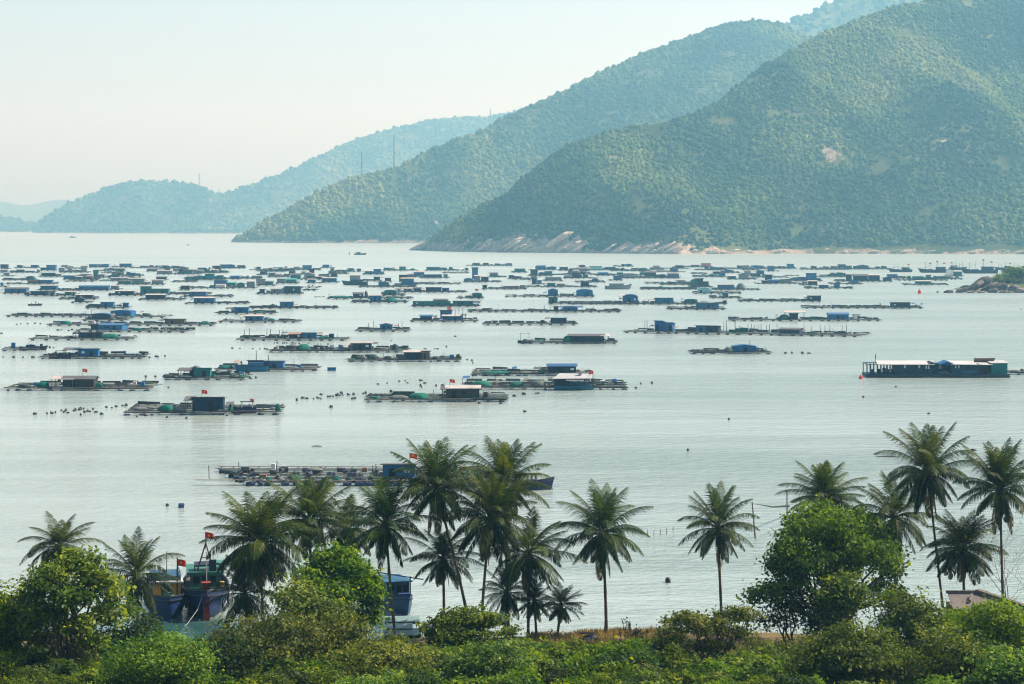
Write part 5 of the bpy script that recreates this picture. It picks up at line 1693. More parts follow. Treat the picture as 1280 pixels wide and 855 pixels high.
def houseboat():
    (x, y, z), s = place(717, 487)
    r = empty('houseboat', (x, y - .6, 0), R(1))
    X = lambda p: (p - 717) * s
    HULLT = worn('houseboat_hull', (.02, .13, .19), .6, .8, .5)
    boat_hull('hull', 8.2, 3.4, 1.0, .12, HULLT, BLACKH, r, None, .9)
    MB().box(X(712), X(735), -1.2, 1.0, .9, 1.7).build('cabin', LBLUE, r)
    MB().box(X(694), X(711), -.4, 1.3, .9, 2.3).build('cabin', WALLM['N'], r)
    m = MB()
    for p in (693, 698, 703, 709, 716, 723, 730, 737, 740):
        for yy in (-1.5, 1.5):
            m.box(X(p) - .05, X(p) + .05, yy - .05, yy + .05, .8, 2.55)
    m.bar((X(692), -1.5, 1.75), (X(741), -1.5, 1.75), .07)
    m.build('gallery_frame', WALLM['N'], r)
    MB().sheet([(X(690), -2.2, 2.5), (X(739), -2.2, 2.56), (X(741), 2.4, 3.25), (X(700), 2.4, 3.35)], .1).build('roof', ROOFM['g'], r)
    MB().sheet([(X(707), -2.5, 2.15), (X(729), -2.5, 2.15), (X(729), -1.55, 2.42), (X(707), -1.55, 2.42)], .06).build('porch_roof', ROOFM['w'], r)
    MB().box(X(723), X(727), .5, 1.2, 3.1, 3.9).build('water_tank', ROOFM['g'], r)
    flag(r, X(741.5), .5, 1.2, (487 - 463.5) * s, .9, .65, -1)
    tag(r, 'two decked houseboat with a pale sloping roof and teal hull beside nets', 'houseboat')


houseboat()
floating_house()
near_boats()
small_boats()
fleet()
floats()
masts()
(x, y, z), s = place(1100.4, 385.4)
person((x, y + .6, .72), R(20), 'person standing on the long netted raft left of the navy hut', hat=False)
(x, y, z), s = place(1152.4, 385.4)
person((x, y + .6, .72), R(-30), 'person at the tip of the long netted raft, right of the navy hut', 'sit')
person((WORK[0][0], WORK[0][1], 1.0), R(40), 'person standing on the bow of the teal blue work boat')
for dx, lab, ps in ((-1.3, 'person seated towards the stern of the drifting sampan', 'sit'), (.4, 'person standing amidships in the drifting sampan', 'stand'), (1.7, 'person seated at the bow of the drifting sampan', 'sit')):
    person((SAMP[0][0] + dx, SAMP[0][1], .32 if ps == 'stand' else -.25), R(rnd.uniform(-60, 60)), lab, ps)


# ------------------------------------------------------------------ rocks: slabs of the far shore, the rocky point
def rock_mat(name, stops, scale, nb=0.6):
    t = NT(name)
    p = t.wcoord((1, 1, 1.6))
    n = t.noise(p, scale, 6.0, 0.65)
    c = hsv_rand(t, t.ramp(n, stops), .01, .15, .14)
    st = t.noise(t.wcoord((.9, .9, .12)), scale * 1.5, 3.0)
    c = t.mix(t.math('MULTIPLY', t.maprange(st, .5, .75), .6, True), c, tuple(x * .35 for x in stops[0][1]))
    return t.done(t.bsdf(c, .92, .1, t.bump(n, nb, 1.0)))


SLABM = rock_mat('shore_granite', [(.3, (.20, .16, .12)), (.5, (.50, .42, .33)), (.7, (.68, .59, .48))], .22, 1.0)
POINTM = rock_mat('point_rock', [(.3, (.025, .023, .021)), (.5, (.07, .06, .052)), (.72, (.20, .15, .12))], .35, .9)


POINTP = rock_mat('point_rock_pale', [(.3, (.06, .05, .045)), (.5, (.17, .135, .115)), (.72, (.32, .25, .21))], .35, .9)


def boulder(name, loc, dims, rot, mat, rg, sub=3, rough=.16):
    v, f = ico(sub)
    q = rg.uniform(0, 100)
    d = 1 + rough * 3.0 * (fbm(v[:, 0] * 2.1 + q, v[:, 1] * 1.3 + v[:, 2] * 1.7, int(q), 3) - .5)
    # a few flat cleft faces
    v = v * d[:, None]
    for _ in range(11):
        n = Vector((rg.uniform(-1, 1), rg.uniform(-1, 1), rg.uniform(-.2, 1))).normalized()
        c = rg.uniform(.62, .92)
        e = v @ np.array(n) - c
        v = v - np.clip(e, 0, None)[:, None] * np.array(n)[None] * .9
    v = v * np.array(dims)[None]
    o = link(name, np_mesh(name, v, f, [mat], smooth=False))
    o.location = loc
    o.rotation_euler = rot
    return o


rgk = random.Random(5)
SLABS = [(512, 312.5, 558, 296), (560, 313, 590, 306), (592, 314, 626, 302), (619, 314.5, 666, 292), (640, 315, 668, 303), (675, 316, 729, 283), (700, 316.5, 742, 296), (725, 317, 752, 306),
                                    (750, 317, 780, 301), (768, 317.5, 796, 305), (788, 318, 822, 305), (806, 318, 848, 306), (840, 318, 858, 309), (874, 318.5, 900, 311), (905, 318.5, 925, 312), (960, 317.5, 985, 311),
                                    (1015, 318, 1040, 310), (1060, 318.5, 1078, 314), (1100, 318.5, 1130, 312), (1150, 318, 1170, 314)]
for k_ in range(34):
    a_ = rgk.uniform(520, 900) if k_ < 26 else rgk.uniform(900, 1270)
    w_ = rgk.uniform(9, 26)
    y_ = 312.6 + (a_ - 512) / 200 * 3.4 if a_ < 850 else 318.4
    SLABS.append((a_, min(y_, 318.4) - rgk.uniform(0, 2), a_ + w_, min(y_, 318.4) - w_ * rgk.uniform(.35, .75) * (1 if a_ < 860 else .4)))
SLABS.sort()
for i, (a, ya, b, yb) in enumerate(SLABS):
    D = np.interp((a + b) / 2, [p[0] for p in near_shore], [p[1] for p in near_shore]) + 4
    s = D / F
    w, h = (b - a) * s, (max(ya, yb) - min(ya, yb)) * s
    Lg = math.hypot(w, h)
    th = math.atan2(h, w)
    cx, cy_ = (a + b) / 2, (ya + yb) / 2
    p = W(cx, cy_, D + h * .9)
    o = boulder('shore_slab', (p.x, p.y, max(.5, p.z - h * .12)), (Lg * .52, max(6, h * .7), max(2.2, h * .22)), (R(-28), -th, R(rgk.uniform(-8, 8))), SLABM, rgk)
    tag(o, '%s tilted slab of pale rock at the foot of the near hill, %s from left' % ('large' if Lg > 45 else 'smaller', ORD[i]), 'rock slab', 'pale rock slabs along the near hill shore')


def rocky_point():
    # low terrain behind the boulders
    xs = np.linspace(1176, 1420, 60)
    ys = np.linspace(0, 1, 24)
    U, T = np.meshgrid(xs, ys)
    D0 = dist(366.5)
    Y = D0 + 6 + T * 130
    X = (U - 640) / F * Y
    prof = np.interp(U, [1176, 1195, 1215, 1235, 1250, 1280, 1350, 1420], [-1.5, .8, 3.2, 5.5, 8, 10.5, 9, -2])
    Z = prof * .55 * np.sin(np.clip(T, 0, 1) * math.pi) + (fbm(X / 6, Y / 6, 4) - .5) * 2.0 - .6
    v = np.stack([X, Y, Z], -1).reshape(-1, 3)
    nx = len(xs)
    i = (np.arange(len(ys) - 1)[:, None] * nx + np.arange(nx - 1)[None]).ravel()
    f = np.stack([i, i + 1, i + nx + 1, i + nx], 1)
    o = link('rocky_point_terrain', np_mesh('rocky_point_terrain', v, f, [HILLM], attrs={'rock': np.full(v.shape[0], .45)}))
    tag(o, kind='structure')
    names = []
    for i, (px, py, w, h, tilt, lab) in enumerate([(1186, 364.6, 13, 4.4, 6, 'low flat rock awash at the very tip of the point'), (1172, 364.8, 4, 1.6, 0, 'tiny rock awash left of the point'),
                                                   (1201, 363.5, 17, 6, 22, 'low dark boulder next to the flat tip rock'), (1216, 359.6, 30, 8.5, 30, 'long dark slab leaning up to the right, lowest of the leaning slabs'),
                                                   (1229, 352.6, 28, 11, 26, 'largest dark slab with a rounded top leaning above the others'), (1236, 359.5, 26, 8, 28, 'dark slab leaning under the largest slab'),
                                                   (1213, 365, 12, 4, 8, 'pale flat boulder at the waterline in the middle of the point'), (1226, 365.4, 10, 4, 0, 'small dark boulder at the waterline beside the pale one'),
                                                   (1241, 364, 14, 6.5, 14, 'rounded grey boulder at the waterline'), (1251, 360, 16, 11, 34, 'steep dark boulder below the bushes'), (1254, 365, 12, 5, 8, 'small pale waterline boulder under the steep one'),
                                                   (1266, 361, 16, 9.5, 20, 'pinkish grey boulder under the bushes'), (1262, 366, 9, 3.4, 0, 'tiny waterline boulder below the pinkish one'), (1276, 364, 18, 8, 12, 'big pinkish boulder at the frame edge'),
                                                   (1250, 369.4, 4, 1.4, 0, 'small rock awash just off the boulders'), (1263, 370, 14, 1.6, 0, 'flat rock ledge awash in front of the boulders'), (1278, 370, 12, 1.4, 0, 'flat rock ledge at the frame edge, awash'),
                                                   (1208, 358.4, 14, 3.4, 4, 'dark flat ledge behind the low boulders')]):
        D = D0 + (366 - min(py, 366)) * 3.2 + 3
        s = D / F
        p = W(px, py, D)
        o = boulder('boulder', (p.x, p.y, p.z), (w * s * .58, w * s * .42, h * s * .58), (R(-8), R(-tilt), R(rgk.uniform(-12, 12))), POINTM if 'pale' not in lab and 'pink' not in lab else POINTP, rgk)
        tag(o, lab, 'boulder', 'boulders of the rocky point')


rocky_point()
# ------------------------------------------------------------------ the near shore
def gz(x, y):
    """Height of the near shore: level behind the beach, rising towards the hillside the photographer stands on."""
    x, y = np.asarray(x, float), np.asarray(y, float)
    edge = 203.5 + 1.8 * np.sin(x * .11) + 2.0 * (fbm(x / 9., y * 0 + 3, 41, 3) - .5) - np.clip((-13.5 - x) / 6, 0, 1) * 6.0 * np.clip((x + 35) / 6, 0, 1)
    t = np.clip((edge - y) / 6.0, -1.2, 1)
    base = np.where(t < 0, t * 1.6, 1.35 * t)
    return base + np.clip(172 - y, 0, 200) * .17 + (fbm(x / 4., y / 4., 43, 3) - .5) * .35 * np.clip(t, 0, 1)


def make_shore():
    xs = np.linspace(-130, 130, 380)
    ys = np.linspace(-30, 214, 420)
    X, Y = np.meshgrid(xs, ys)
    Z = gz(X, Y)
    v = np.stack([X, Y, Z], -1).reshape(-1, 3)
    nx = len(xs)
    i = (np.arange(len(ys) - 1)[:, None] * nx + np.arange(nx - 1)[None]).ravel()
    f = np.stack([i, i + 1, i + nx + 1, i + nx], 1)
    t = NT('shore_soil')
    p = t.wcoord()
    n = t.noise(p, .35, 5.0, .6)
    n2 = t.noise(p, 3.0, 3.0, .6)
    c = t.ramp(n, [(.3, (.045, .040, .018)), (.5, (.13, .095, .045)), (.7, (.24, .18, .09))])
    c = t.mix(t.maprange(n2, .45, .7), c, (.055, .065, .02))
    t.done(t.bsdf(c, .95, .1, t.bump(n2, .8, .15)))
    o = link('shore_ground', np_mesh('shore_ground', v, f, [t.m]))
    tag(o, kind='structure')


make_shore()


def leaf_material(name, stops, trans=0.40, gloss=0.12, hv=.012, vv=.16):
    t = NT(name)
    c = t.ramp(t.attr('tint'), stops)
    c = hsv_rand(t, c, hv, .1, vv)
    d = t.bsdf(c, .55, gloss)
    tr = t.new('ShaderNodeBsdfTranslucent')
    t.l.new(t.mix(1.0, c, (1.6, 1.5, .5), 'MULTIPLY'), tr.inputs[0])
    mx = t.new('ShaderNodeMixShader')
    mx.inputs[0].default_value = trans
    t.l.new(d, mx.inputs[1])
    t.l.new(tr.outputs[0], mx.inputs[2])
    return t.done(mx.outputs[0])


LEAF = {
    'round': leaf_material('leaf_mid_green', [(0, (.008, .028, .003)), (.5, (.058, .125, .006)), (1, (.26, .31, .014))]),
    'bright': leaf_material('leaf_bright_green', [(0, (.008, .036, .003)), (.5, (.055, .135, .006)), (1, (.22, .31, .014))]),
    'lime': leaf_material('leaf_lime', [(0, (.055, .13, .008)), (.5, (.12, .22, .010)), (1, (.23, .33, .018))]),
    'olive': leaf_material('leaf_olive', [(0, (.010, .027, .003)), (.5, (.062, .104, .006)), (1, (.23, .255, .014))]),
    'dark': leaf_material('leaf_dark', [(0, (.012, .026, .007)), (.5, (.025, .050, .010)), (1, (.055, .085, .016))]),
    'palm': leaf_material('palm_leaflet', [(0, (.006, .018, .005)), (.5, (.024, .050, .007)), (.8, (.090, .120, .012)), (.92, (.085, .09, .018)), (1, (.17, .125, .055))], .34, .12),
    'dry': leaf_material('dry_grass_blade', [(0, (.10, .085, .025)), (.5, (.22, .17, .06)), (1, (.36, .27, .11))], .3, .15),
}
BARK = worn('bark', (.085, .066, .05), .95, 3.0, .7, .05, dark=(.03, .024, .02), bump=.8, stretch=(1, 1, .4))
PALMB = worn('palm_bark', (.15, .115, .09), .95, 4.0, .7, .05, dark=(.055, .042, .034), bump=.8, stretch=(.3, .3, 5))
NUTM = worn('coconut_green', (.13, .12, .03), .6, 3.0, .5, .2)


def kites(C, N, U, L, Wd, bend=0.0):
    """Leaf-sized four-cornered faces: centre, normal, along, length, width."""
    S = np.cross(N, U)
    a = C - U * L[:, None] * .5
    b = C + S * Wd[:, None] * .5 - U * L[:, None] * .05
    c = C + U * L[:, None] * .5 - N * (L * bend)[:, None]
    d = C - S * Wd[:, None] * .5 - U * L[:, None] * .05
    return np.stack([a, b, c, d], 1)


def unit(v):
    return v / np.maximum(1e-6, np.linalg.norm(v, axis=-1, keepdims=True))


def crown_mesh(name, lobes, density, leaf, mat, seed, flat=1.0, clump=.45, hollow=.55, per=26, hang=0.0):
    """Leaves in clumps through the volume of the crown's lobes."""
    rg = np.random.default_rng(seed)
    Cs, Ns, Ts = [], [], []
    for (cx, cy, cz, rx, ry, rz) in lobes:
        vol = (rx * ry + rx * rz + ry * rz) / 3
        n = max(8, int(density * 1.7 * vol))
        d = unit(rg.normal(size=(n, 3)))
        d[:, 2] = np.where(d[:, 2] < -.35, d[:, 2] * .5, d[:, 2])
        r = hollow + (1.0 - hollow) * rg.random(n) ** .6
        wob = 1 + .35 * (rg.random(n) - .5)
        P = d * (r * wob)[:, None] * np.array([rx, ry, rz]) + np.array([cx, cy, cz])
        ct = rg.random(n)
        k = np.maximum(4, (per * rg.uniform(.5, 1.5, n)).astype(int))
        idx = np.repeat(np.arange(n), k)
        sp = clump * rg.uniform(.6, 1.3, n)[idx]
        off = rg.normal(size=(len(idx), 3)) * sp[:, None] * np.array([1, 1, .62 * flat])
        Cs.append(P[idx] + off)
        Ns.append(unit(d[idx] * .7 + np.array([0, 0, .8]) + rg.normal(size=(len(idx), 3)) * .65))
        Ts.append(np.clip(ct[idx] * .6 + rg.random(len(idx)) * .4, 0, 1))
    C, N, T = np.concatenate(Cs), np.concatenate(Ns), np.concatenate(Ts)
    m = len(C)
    U = unit(np.cross(N, unit(rg.normal(size=(m, 3)))))
    if hang:
        U = unit(U + np.array([0, 0, -hang]))
        N = unit(np.cross(U, unit(rg.normal(size=(m, 3)))))
    L = leaf * 1.12 * np.exp(rg.normal(size=m) * .26)
    Q = kites(C, N, U, L, L * rg.uniform(.5, .72, m), .15)
    return np_mesh(name, Q.reshape(-1, 3), np.arange(4 * m).reshape(-1, 4), [mat], smooth=False, attrs={'tint': np.repeat(T, 4)})


def limbs(mb, a, b, r0, rg, depth, targets, wob=.12):
    """A bent limb from a to b."""
    a, b = Vector(a), Vector(b)
    n = 5
    pts = []
    ln = (b - a).length
    for i in range(n + 1):
        t = i / n
        p = a.lerp(b, t)
        if 0 < i < n:
            p += Vector((rg.uniform(-1, 1), rg.uniform(-1, 1), rg.uniform(-.4, .6))) * ln * wob * .6
        pts.append(p)
    mb.tube(pts, [r0 * (1 - .62 * i / n) for i in range(n + 1)], 6)
    return pts


def ellipsoid_lobes(w, h, z0, rg, n, dep=None, top=1.0, lob=(.26, .42)):
    """Uneven lobes that fill a crown w wide and h high whose foot is at z0."""
    out = []
    dep = dep or w
    for i in range(n):
        while True:
            x, y, z = rg.uniform(-1, 1), rg.uniform(-1, 1), rg.uniform(-1, 1)
            if x * x + y * y + z * z < 1:
                break
        k = rg.uniform(*lob) * 1.14
        out.append((x * w * .5 * (1 - k * .75), y * dep * .5 * (1 - k * .75), z0 + h * .5 + z * h * .5 * (1 - k * .75), w * .5 * k * rg.uniform(.9, 1.35), dep * .5 * k * rg.uniform(.9, 1.35), h * .5 * k * rg.uniform(.75, 1.2)))
    return out


def broad_tree(label, cat, px, D, wpx, top, bot, sp, seed, name='broadleaf_tree', n=11, density=9, leaf=.26, clump=.42, lob=(.3, .48), flat=1.0, per=26, group=None, stems=1, dep=None, hollow=.55, hang=0.0, lean=0.0, crown_shift=0.0, lobes_px=None):
    rg = random.Random(seed)
    s = D / F
    x = (px - 640) * s
    g = float(gz(x, D)) - .15
    zt = CAMH - (top - HZ) * s
    zb = CAMH - (bot - HZ) * s
    zb = max(zb, g + .3)
    w = wpx * s
    r = empty(name, (x, D, g))
    lb = ellipsoid_lobes(w, zt - zb, zb - g, rg, n, dep or w * .9, lob=lob)
    if lobes_px:
        lb = []
        for (lx, ly, rx, ry) in lobes_px:
            for _k in range(2):
                lb.append(((lx - px) * s + rg.uniform(-.25, .25) * rx * s, rg.uniform(-.32, .32) * w, CAMH - (ly - HZ) * s - g + rg.uniform(-.2, .2) * ry * s, rx * s * rg.uniform(.75, 1.05), rx * s * rg.uniform(.7, 1.0), ry * s * rg.uniform(.75, 1.05)))
    if crown_shift:
        lb = [(a + crown_shift, b, c, d, e, f) for a, b, c, d, e, f in lb]
    me = crown_mesh('crown', lb, density, leaf, LEAF[sp], seed, flat, clump, hollow, per, hang)
    mb = MB()
    H = zt - g
    fork = max(.5, (zb - g) * .75)
    r0 = max(.06, .019 * H)
    for st in range(stems):
        bx = (st - (stems - 1) / 2) * .5 + lean
        fk = Vector((bx * 1.2 + rg.uniform(-.2, .2) + crown_shift * .4, rg.uniform(-.3, .3), fork * rg.uniform(.9, 1.2)))
        mb.tube([(bx * .7, 0, -.3), (bx * .9, 0, fork * .4), tuple(fk)], [r0 * 1.25, r0, r0 * .85], 8)
        for (cx, cy_, cz, *_q) in lb[st::stems]:
            e = limbs(mb, fk, (cx, cy_, cz), r0 * .55, rg, 1, None)
            for _ in range(3):
                q = e[rg.randint(2, 4)]
                d = Vector((rg.uniform(-1, 1), rg.uniform(-1, 1), rg.uniform(0, 1))) * min(_q) * 1.0
                mb.tube([q, q + d * .6, q + d + Vector((0, 0, .1))], [r0 * .18, r0 * .12, r0 * .05], 4)
    mb.build('trunk', BARK, r, True)
    link('crown', me, r)
    tag(r, label, cat, group)
    return r


# ------------------------------------------------------------------ coconut palms
def palm_crown_mesh(seed, R_, nf, droop=1.0, up=80, ragged=.15, old=-38):
    """All the fronds of one palm: arched midribs with two rows of drooping leaflets."""
    rg = np.random.default_rng(seed)
    V, T = [], []
    VR = MB()
    ga = 2.39996
    for i in range(nf):
        t = i / (nf - 1)
        el = R(up - (up - old) * t ** 1.05) + rg.uniform(-.12, .12)
        az = i * ga + rg.uniform(-.25, .25)
        dead = t > .9 and rg.random() < .6
        if dead:
            el = R(rg.uniform(-82, -60))
        L = R_ * (0.82 + .34 * math.sin(math.pi * min(1, t * 1.1 + .12))) * rg.uniform(.9, 1.12)
        n = 13
        p = np.zeros(3)
        P, Dn = [], []
        curl = droop * rg.uniform(.7, 1.3) * (.7 if t < .25 else 1.15)
        e = el
        for k in range(n):
            P.append(p.copy())
            d = np.array([math.cos(az) * math.cos(e), math.sin(az) * math.cos(e), math.sin(e)])
            Dn.append(d)
            p = p + d * L / (n - 1)
            e = max(-1.5, e - curl * (0.045 + .11 * (k / n) ** 1.0) * (1.0 if e > -.9 else .3))
        P, Dn = np.array(P), np.array(Dn)
        VR.tube([Vector(q) for q in P], [.055 * (1 - .85 * k / n) + .006 for k in range(n)], 4, False)
        ft = .50 - .34 * t + rg.uniform(-.2, .26)
        if dead:
            ft = .97
        side = np.array([-math.sin(az), math.cos(az), 0.0])
        m = 52
        tt = np.linspace(.16, .995, m)
        for sg in (-1, 1):
            jt = np.clip(tt + rg.uniform(-.006, .006, m), 0, .999)
            q = jt * (n - 1)
            i0 = q.astype(int)
            fr = (q - i0)[:, None]
            base = P[i0] * (1 - fr) + P[np.minimum(i0 + 1, n - 1)] * fr
            dd = unit(Dn[i0] * (1 - fr) + Dn[np.minimum(i0 + 1, n - 1)] * fr)
            ll = L * .275 * np.sin(np.pi * np.clip(jt * .80 + .20, 0, 1)) ** .75 * rg.uniform(.8, 1.12, m) + .08
            keep = rg.random(m) > ragged * (.4 + t)
            fwd = .55 + .5 * jt
            dr = (.45 + .65 * t) * rg.uniform(.7, 1.3, m)
            d1 = unit(side[None] * sg + dd * fwd[:, None] + np.array([0, 0, -1.0])[None] * (dr * .35)[:, None])
            d2 = unit(side[None] * sg * .55 + dd * (fwd * .8)[:, None] + np.array([0, 0, -1.0])[None] * (dr * 1.35)[:, None])
            nn = unit(np.cross(d1, dd))
            wv = unit(np.cross(nn, d1)) * .5
            wd = .056 * rg.uniform(.8, 1.25, m)
            mid = base + d1 * (ll * .5)[:, None]
            tip = mid + d2 * (ll * .5)[:, None]
            A = np.stack([base - wv * wd[:, None] * .6, base + wv * wd[:, None] * .6, mid + wv * wd[:, None], mid - wv * wd[:, None]], 1)
            B = np.stack([mid - wv * wd[:, None], mid + wv * wd[:, None], tip + wv * wd[:, None] * .15, tip - wv * wd[:, None] * .15], 1)
            V += [A[keep], B[keep]]
            tn = np.clip(ft + rg.uniform(-.18, .18, m), 0, 1)[keep]
            T += [np.repeat(tn, 4)] * 2
    Vq = np.concatenate(V).reshape(-1, 3)
    Tq = np.concatenate(T)
    rv = np.array(VR.v)
    rf = np.array([f for f in VR.f if len(f) == 4])
    nv = len(Vq)
    v = np.concatenate([Vq, rv])
    f = np.concatenate([np.arange(nv).reshape(-1, 4), rf + nv])
    return np_mesh('crown', v, f, [LEAF['palm']], smooth=False, attrs={'tint': np.concatenate([Tq, np.full(len(rv), .86)])})


PALMS = [palm_crown_mesh(1, 4.2, 40, .95, 86, .08, -46), palm_crown_mesh(2, 4.2, 36, .85, 87, .12, -52), palm_crown_mesh(3, 4.2, 46, 1.05, 84, .08, -44), palm_crown_mesh(4, 4.2, 34, 1.0, 84, .14, -58), palm_crown_mesh(5, 4.2, 34, 1.2, 80, .1, -60), palm_crown_mesh(6, 4.2, 42, .8, 88, .1, -40)]
NUT = None


def palm(label, cx, cy_, rad, D, bx, by=None, kind=0, rz=0.0, squash=1.0, bow=0.0, mid=None):
    """Crown centre at photo point (cx, cy_), frond reach rad pixels, trunk down to column bx."""
    global NUT
    s = D / F
    xb = (bx - 640) * s
    yb = D + (bow if bow else 0)
    g = float(gz(xb, min(yb, 201)))
    r = empty('coconut_palm', (xb, yb, g))
    top = Vector(((cx - 640) * s - xb, D - yb, CAMH - (cy_ - HZ) * s - g))
    H = top.z
    n = 11
    tk = .105 + .04 * ((cx * 7.3) % 1 + (cx * .37) % 1) / 2
    pts, rr = [], []
    for i in range(n + 1):
        t = i / n
        k = t ** .75 if mid is None else t ** mid
        pts.append((top.x * k, top.y * k, -.3 + (H + .3) * t))
        rr.append(tk * (1 + .9 * max(0, 1 - t * 7)) * (1 - .30 * t) + (.012 if i % 2 else 0))
    MB().tube(pts, rr, 9).build('trunk', PALMB, r, True)
    c = link('crown', PALMS[kind], r)
    k = rad * s / 3.75
    c.location = top
    c.rotation_euler = (R(rnd.uniform(-5, 5)), R(rnd.uniform(-5, 5)), rz)
    c.scale = (k, k, k * squash)
    m = MB()
    rg = random.Random(int(cx))
    for i in range(9):
        a = rg.uniform(0, 6.28)
        m.mound(top.x + .3 * math.cos(a), top.y + .3 * math.sin(a), top.z - .45 + rg.uniform(-.12, .12), .12, .12, .26, rg, 7, 4)
    m.build('coconut_bunch', NUTM, r, True)
    m = MB().tube([tuple(top + Vector((0, 0, -.7))), tuple(top + Vector((0, 0, -.2))), tuple(top + Vector((0, 0, .35)))], [.12, .2, .10], 8)
    m.build('crown_shaft', LEAF['olive'], r)
    tag(r, label, 'palm tree', 'coconut palms along the shore')
    return r


palm('low young palm with trailing fronds between the red stemmed boat and the broad palm', 306, 742, 46, 194, 318, None, 3, 1.7, 1.1)
palm('palm whose crown rises behind the round left tree, trunk hidden', 75, 684, 50, 190, 72, None, 4, .4, .85)
palm('small palm between the round left tree and the blue boats', 171, 720, 48, 196, 172, None, 3, 1.2, 1.1)
palm('broad dense palm beside the red stemmed boat, trunk hidden in fronds', 325, 680, 68, 190, 332, None, 2, 2.2, .95)
palm('palm with erect crown behind the dense round tree', 386, 651, 58, 196, 396, None, 5, .9, .9)
palm('darker palm squeezed between the erect palm and the leaning one', 432, 662, 46, 200, 440, None, 4, 3.0, 1.0)
palm('palm leaning left above the light blue boat', 482, 657, 54, 192, 497, None, 1, 1.9, 1.05, mid=.8)
palm('tall palm with strongly leaning trunk just right of the raft flag', 545, 612, 58, 194, 590, None, 0, .2, 1.0, mid=1.25)
palm('dark low palm under the strongly leaning tall palm', 554, 700, 46, 198, 556, None, 3, 2.7, .9)
palm('tallest of the central palms, its crown behind another palm', 631, 607, 56, 199, 636, None, 5, 2.0, .95)
palm('dense palm in front of the tallest central palm', 612, 651, 56, 192, 600, None, 2, 4.1, 1.1, mid=1.3)
palm('palm with wide drooping fronds right of the central pair', 661, 692, 56, 195, 660, None, 4, 5.2, .95)
palm('young palm with trailing fronds under the central palms', 634, 742, 32, 196, 628, None, 3, 1.0, 1.2)
palm('smallest palm, standing low between the central group and the solitary palm', 701, 757, 30, 197, 695, None, 3, 4.0, .9)
palm('young palm at the foot of the central group', 668, 752, 28, 195, 672, None, 3, 2.2, 1.0)
palm('solitary straight palm on open ground by the water', 753, 668, 55, 198, 758, None, 0, 1.1, 1.05, mid=1.6)
palm('slim solitary palm above the layered tree', 897, 661, 47, 194, 903, None, 1, 3.3, 1.1, mid=1.2)
palm('palm whose crown peeps over the big green tree', 1031, 624, 48, 198, 1036, None, 5, 2.6, .9)
palm('dark palm just right of the big green tree', 1117, 648, 50, 196, 1121, None, 4, 1.5, 1.15)
palm('tallest palm on the right, trunk leaning right', 1160, 593, 56, 190, 1187, None, 0, 2.9, 1.05, mid=.9)
palm('low dark palm between the two tallest right hand palms', 1203, 688, 50, 188, 1210, None, 2, .5, .95)
palm('tall straight palm beside the frame edge', 1250, 613, 54, 187, 1257, None, 5, 4.6, 1.05)

# ------------------------------------------------------------------ broadleaf trees, nearest the water first
big = broad_tree('biggest broadleaf tree, domed, with gaps low down, right of the slim palm', 'tree', 1038, 184, 188, 627, 760, 'bright', 101, density=15, leaf=.23, clump=.42, stems=3, hang=.5, per=28, hollow=.45,
                 lobes_px=[(1045, 652, 30, 20), (1012, 664, 26, 18), (1080, 662, 26, 20), (985, 676, 20, 18), (1040, 690, 24, 14), (1104, 690, 22, 20), (968, 700, 15, 18), (1000, 706, 18, 13), (1072, 704, 20, 14), (1118, 718, 13, 18), (958, 730, 10, 15), (950, 752, 8, 10), (976, 738, 9, 8), (1100, 735, 13, 10), (1120, 742, 8, 8), (1035, 722, 16, 10), (1040, 672, 42, 30), (1000, 690, 28, 24), (1082, 690, 30, 24), (1060, 718, 20, 12), (985, 716, 16, 14)])
broad_tree('dark ragged tree under the left side of the biggest tree', 'tree', 985, 186, 90, 700, 800, 'dark', 102, n=7, density=5, leaf=.22, clump=.5, stems=2)
broad_tree('dark ragged tree low in the middle under the biggest tree', 'tree', 1030, 186, 100, 738, 805, 'dark', 103, n=7, density=5, leaf=.22, clump=.45, stems=3)
broad_tree('mid green small tree in front of the biggest tree', 'tree', 1064, 178, 88, 712, 800, 'round', 104, n=8, density=8, leaf=.24)
broad_tree('round dense green tree right of the red stemmed boat', 'tree', 416, 182, 132, 682, 800, 'round', 105, density=14, leaf=.25, clump=.36, hollow=.5,
           lobes_px=[(410, 702, 26, 18), (440, 714, 22, 18), (384, 718, 20, 16), (462, 740, 17, 18), (425, 742, 24, 16), (390, 748, 20, 14), (468, 768, 13, 16), (440, 772, 20, 14), (404, 776, 20, 13), (424, 706, 34, 22), (418, 738, 40, 26), (450, 730, 24, 20)])
broad_tree('small tree with reddish olive leaves on the round dense tree', 'tree', 378, 176, 100, 725, 800, 'olive', 106, n=8, density=9, leaf=.25)
broad_tree('round left tree with a forked trunk and yellow green top', 'tree', 88, 166, 156, 683, 815, 'round', 107, density=13, leaf=.26, clump=.42, stems=2, hollow=.45,
           lobes_px=[(92, 706, 28, 20), (62, 722, 24, 18), (120, 722, 24, 20), (94, 740, 28, 18), (138, 746, 18, 18), (42, 744, 18, 16), (66, 764, 22, 15), (116, 772, 22, 16), (148, 772, 12, 13), (36, 778, 15, 13), (90, 786, 20, 12), (58, 798, 14, 10), (124, 798, 14, 10)])
broad_tree('dark tree cut by the left edge of the frame', 'tree', 6, 168, 112, 716, 850, 'round', 108, n=14, density=8, leaf=.26)
broad_tree('dark shrub below the small palm by the boats', 'shrub', 160, 172, 110, 766, 850, 'dark', 109, name='shrub', n=8, density=9, leaf=.22)
broad_tree('lacy layered tree with thin limbs below the leaning tall palm', 'tree', 590, 178, 122, 757, 816, 'olive', 110, n=14, density=12, leaf=.22, clump=.36, lob=(.26, .4), flat=.5, stems=2)
